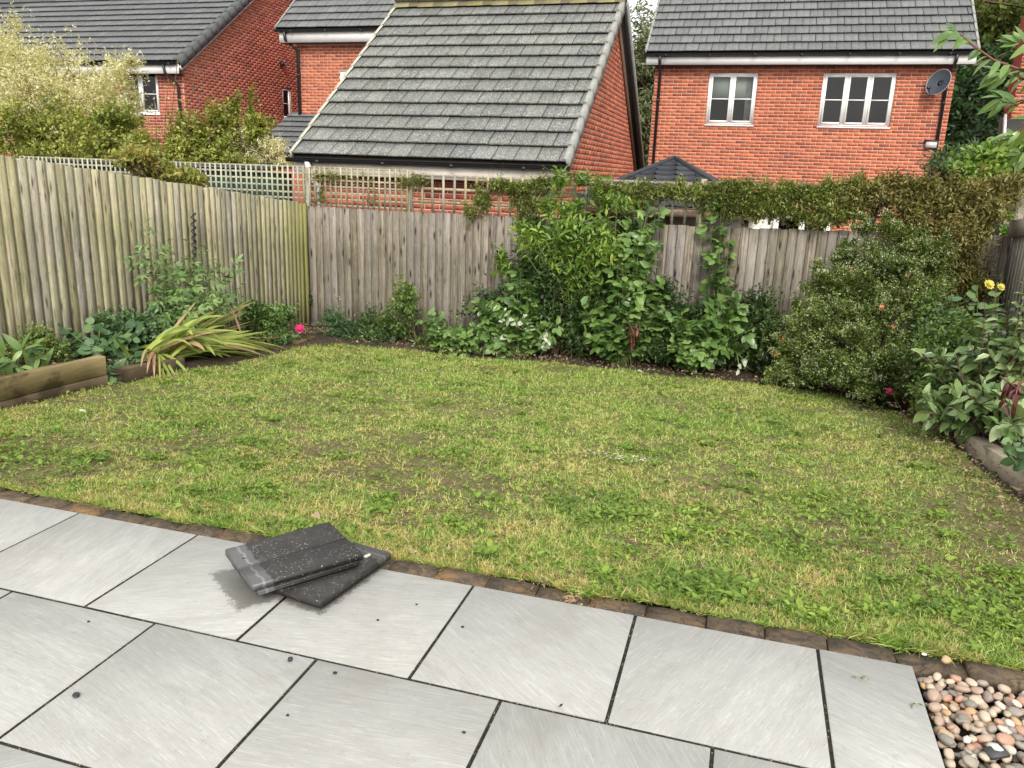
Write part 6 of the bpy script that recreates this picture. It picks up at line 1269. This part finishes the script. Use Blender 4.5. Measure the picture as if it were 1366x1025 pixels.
for (px, py, lab, s) in ((447, 899, 'tiny reddish stone on the slab right of the black stone', .007), (617, 837, 'tiny grey grit stone on the slab near the upper joint', .006), (504, 828, 'small dark crumb on the slab below the stacked tiles', .005), (619, 978, 'little black crumb near the lowest visible joint', .006), (118, 830, 'dark crumb on the slab at the left', .005), (384, 955, 'small grey crumb on the large lower slab', .005), (556, 807, 'pinhead-sized dark crumb beside the tile stack', .0045)):
    p = gxy(px, py); stone(lab, p[0], p[1], s, M['grout'], int(px), .8)
p = gxy(1262, 883, .0); stone('lone pinkish pebble resting on the brick edging above the gravel', p[0], p[1] + .0, .021, M['pebble'], 8, 1, 'pebble', -.004, 'pebble')
p = gxy(1233, 872, .0); stone('tiny white stone chip on the brick edging', p[0], p[1], .008, M['white'], 9, 1, 'stone', -.006)
p = gxy(1330, 1000, -.0); r_ = np.random.default_rng(3); mb = MB(); mb.frame((p[0], p[1], -.010), (.9, .4, .1), (-.4, .9, .05), (-.05, -.1, 1), (-.028, .028), (-.019, .019), (-.004, .006)); mb.obj('slate_chip', m_plain('slate_dark', (.05, .05, .052), .6), None, label='flat dark slate chip among the rounded pebbles', cat='stone')
def debris(label, px, py, n, s, mats, seed, z=0.0, name='leaf_debris', cat='debris'):
    r = np.random.default_rng(seed); p = gxy(px, py, z); P = p + r.normal(size=(n, 3)) * (s, s * .7, 0) + np.array([0, 0, 1]) * r.uniform(.002, .014, (n, 1)); leaf_cloud(name, None, P, r.normal(size=(n, 3)) * (1, 1, .4), np.array([0, 0, 1.0]) + r.normal(size=(n, 3)) * .5, r.uniform(.010, .028, n), .35, mats, 'small', label=label, cat=cat)
debris('withered yellow weed scrap lying across the patio edge', 765, 801, 46, .018, L['straw'], 1)
debris('pale crumbled leaves on the brick edging', 725, 781, 18, .018, M['litter'], 2)
debris('tiny green sprig on the narrow right-hand slab', 1143, 907, 7, .008, L['mid'], 3)
debris('thin green blade on the slab near the gravel', 1220, 941, 3, .006, L['mid'], 4)
debris('small red petal near the long joint', 748, 945, 2, .005, L['red'], 5)
for i, (px, py, lab) in enumerate(((850, 497, 'pale fallen leaf on the lawn below the red leaves'), (897, 503, 'small pale fallen leaf right of the centre lawn edge'), (545, 655, 'dark fallen leaf on the left half of the lawn'), (240, 514, 'white fallen petal on the lawn in front of the strap leaves'), (105, 552, 'thin pale leaf on the lawn near the raised bed'), (1190, 640, 'curled tan leaf towards the right side of the lawn'), (1095, 772, 'tan fallen leaf on the near right lawn'), (420, 690, 'reddish fallen leaf on the near left lawn'))):
    d = pray(px, py); t_ = (-.1 * (-2.7) - .01 - CAM_LOC[2]) / (d[2] + .1 * d[1]); q = CAM_LOC + d * t_; lm = leaf_mesh('fallen_leaf', L['white'] if i in (0, 1, 3, 4) else M['litter'], W=.5, droop=.3, n=5, seed=i)
    ob = bpy.data.objects.new('fallen_leaf', lm); link(ob); ob.matrix_basis = Matrix.Translation((q[0], q[1], q[2] + .025)) @ eul(.3, .1, i * 1.7) @ Matrix.Scale(.07 if i < 2 else .05, 4); setp(ob, lab, 'leaf')
# pale dry scrape on the lawn
r_ = np.random.default_rng(6); d = pray(828, 611); t_ = (.27 - .01 - CAM_LOC[2]) / (d[2] + .1 * d[1]); q = CAM_LOC + d * t_; n = 110; P = q + r_.normal(size=(n, 3)) * (.13, .035, 0); P[:, 2] = lz(P[:, 0], P[:, 1]) + .022
leaf_cloud('dry_straw', None, P, r_.normal(size=(n, 3)) * (1, 1, .2), np.array([0, 0, 1.0]) + r_.normal(size=(n, 3)) * .3, r_.uniform(.012, .035, n), .3, m_leaf('straw_pale', [(.45, .38, .26), (.58, .50, .38), (.66, .60, .50)], .1), 'small', kind='stuff', label='small bleached straw patch in the middle of the lawn', cat='straw')
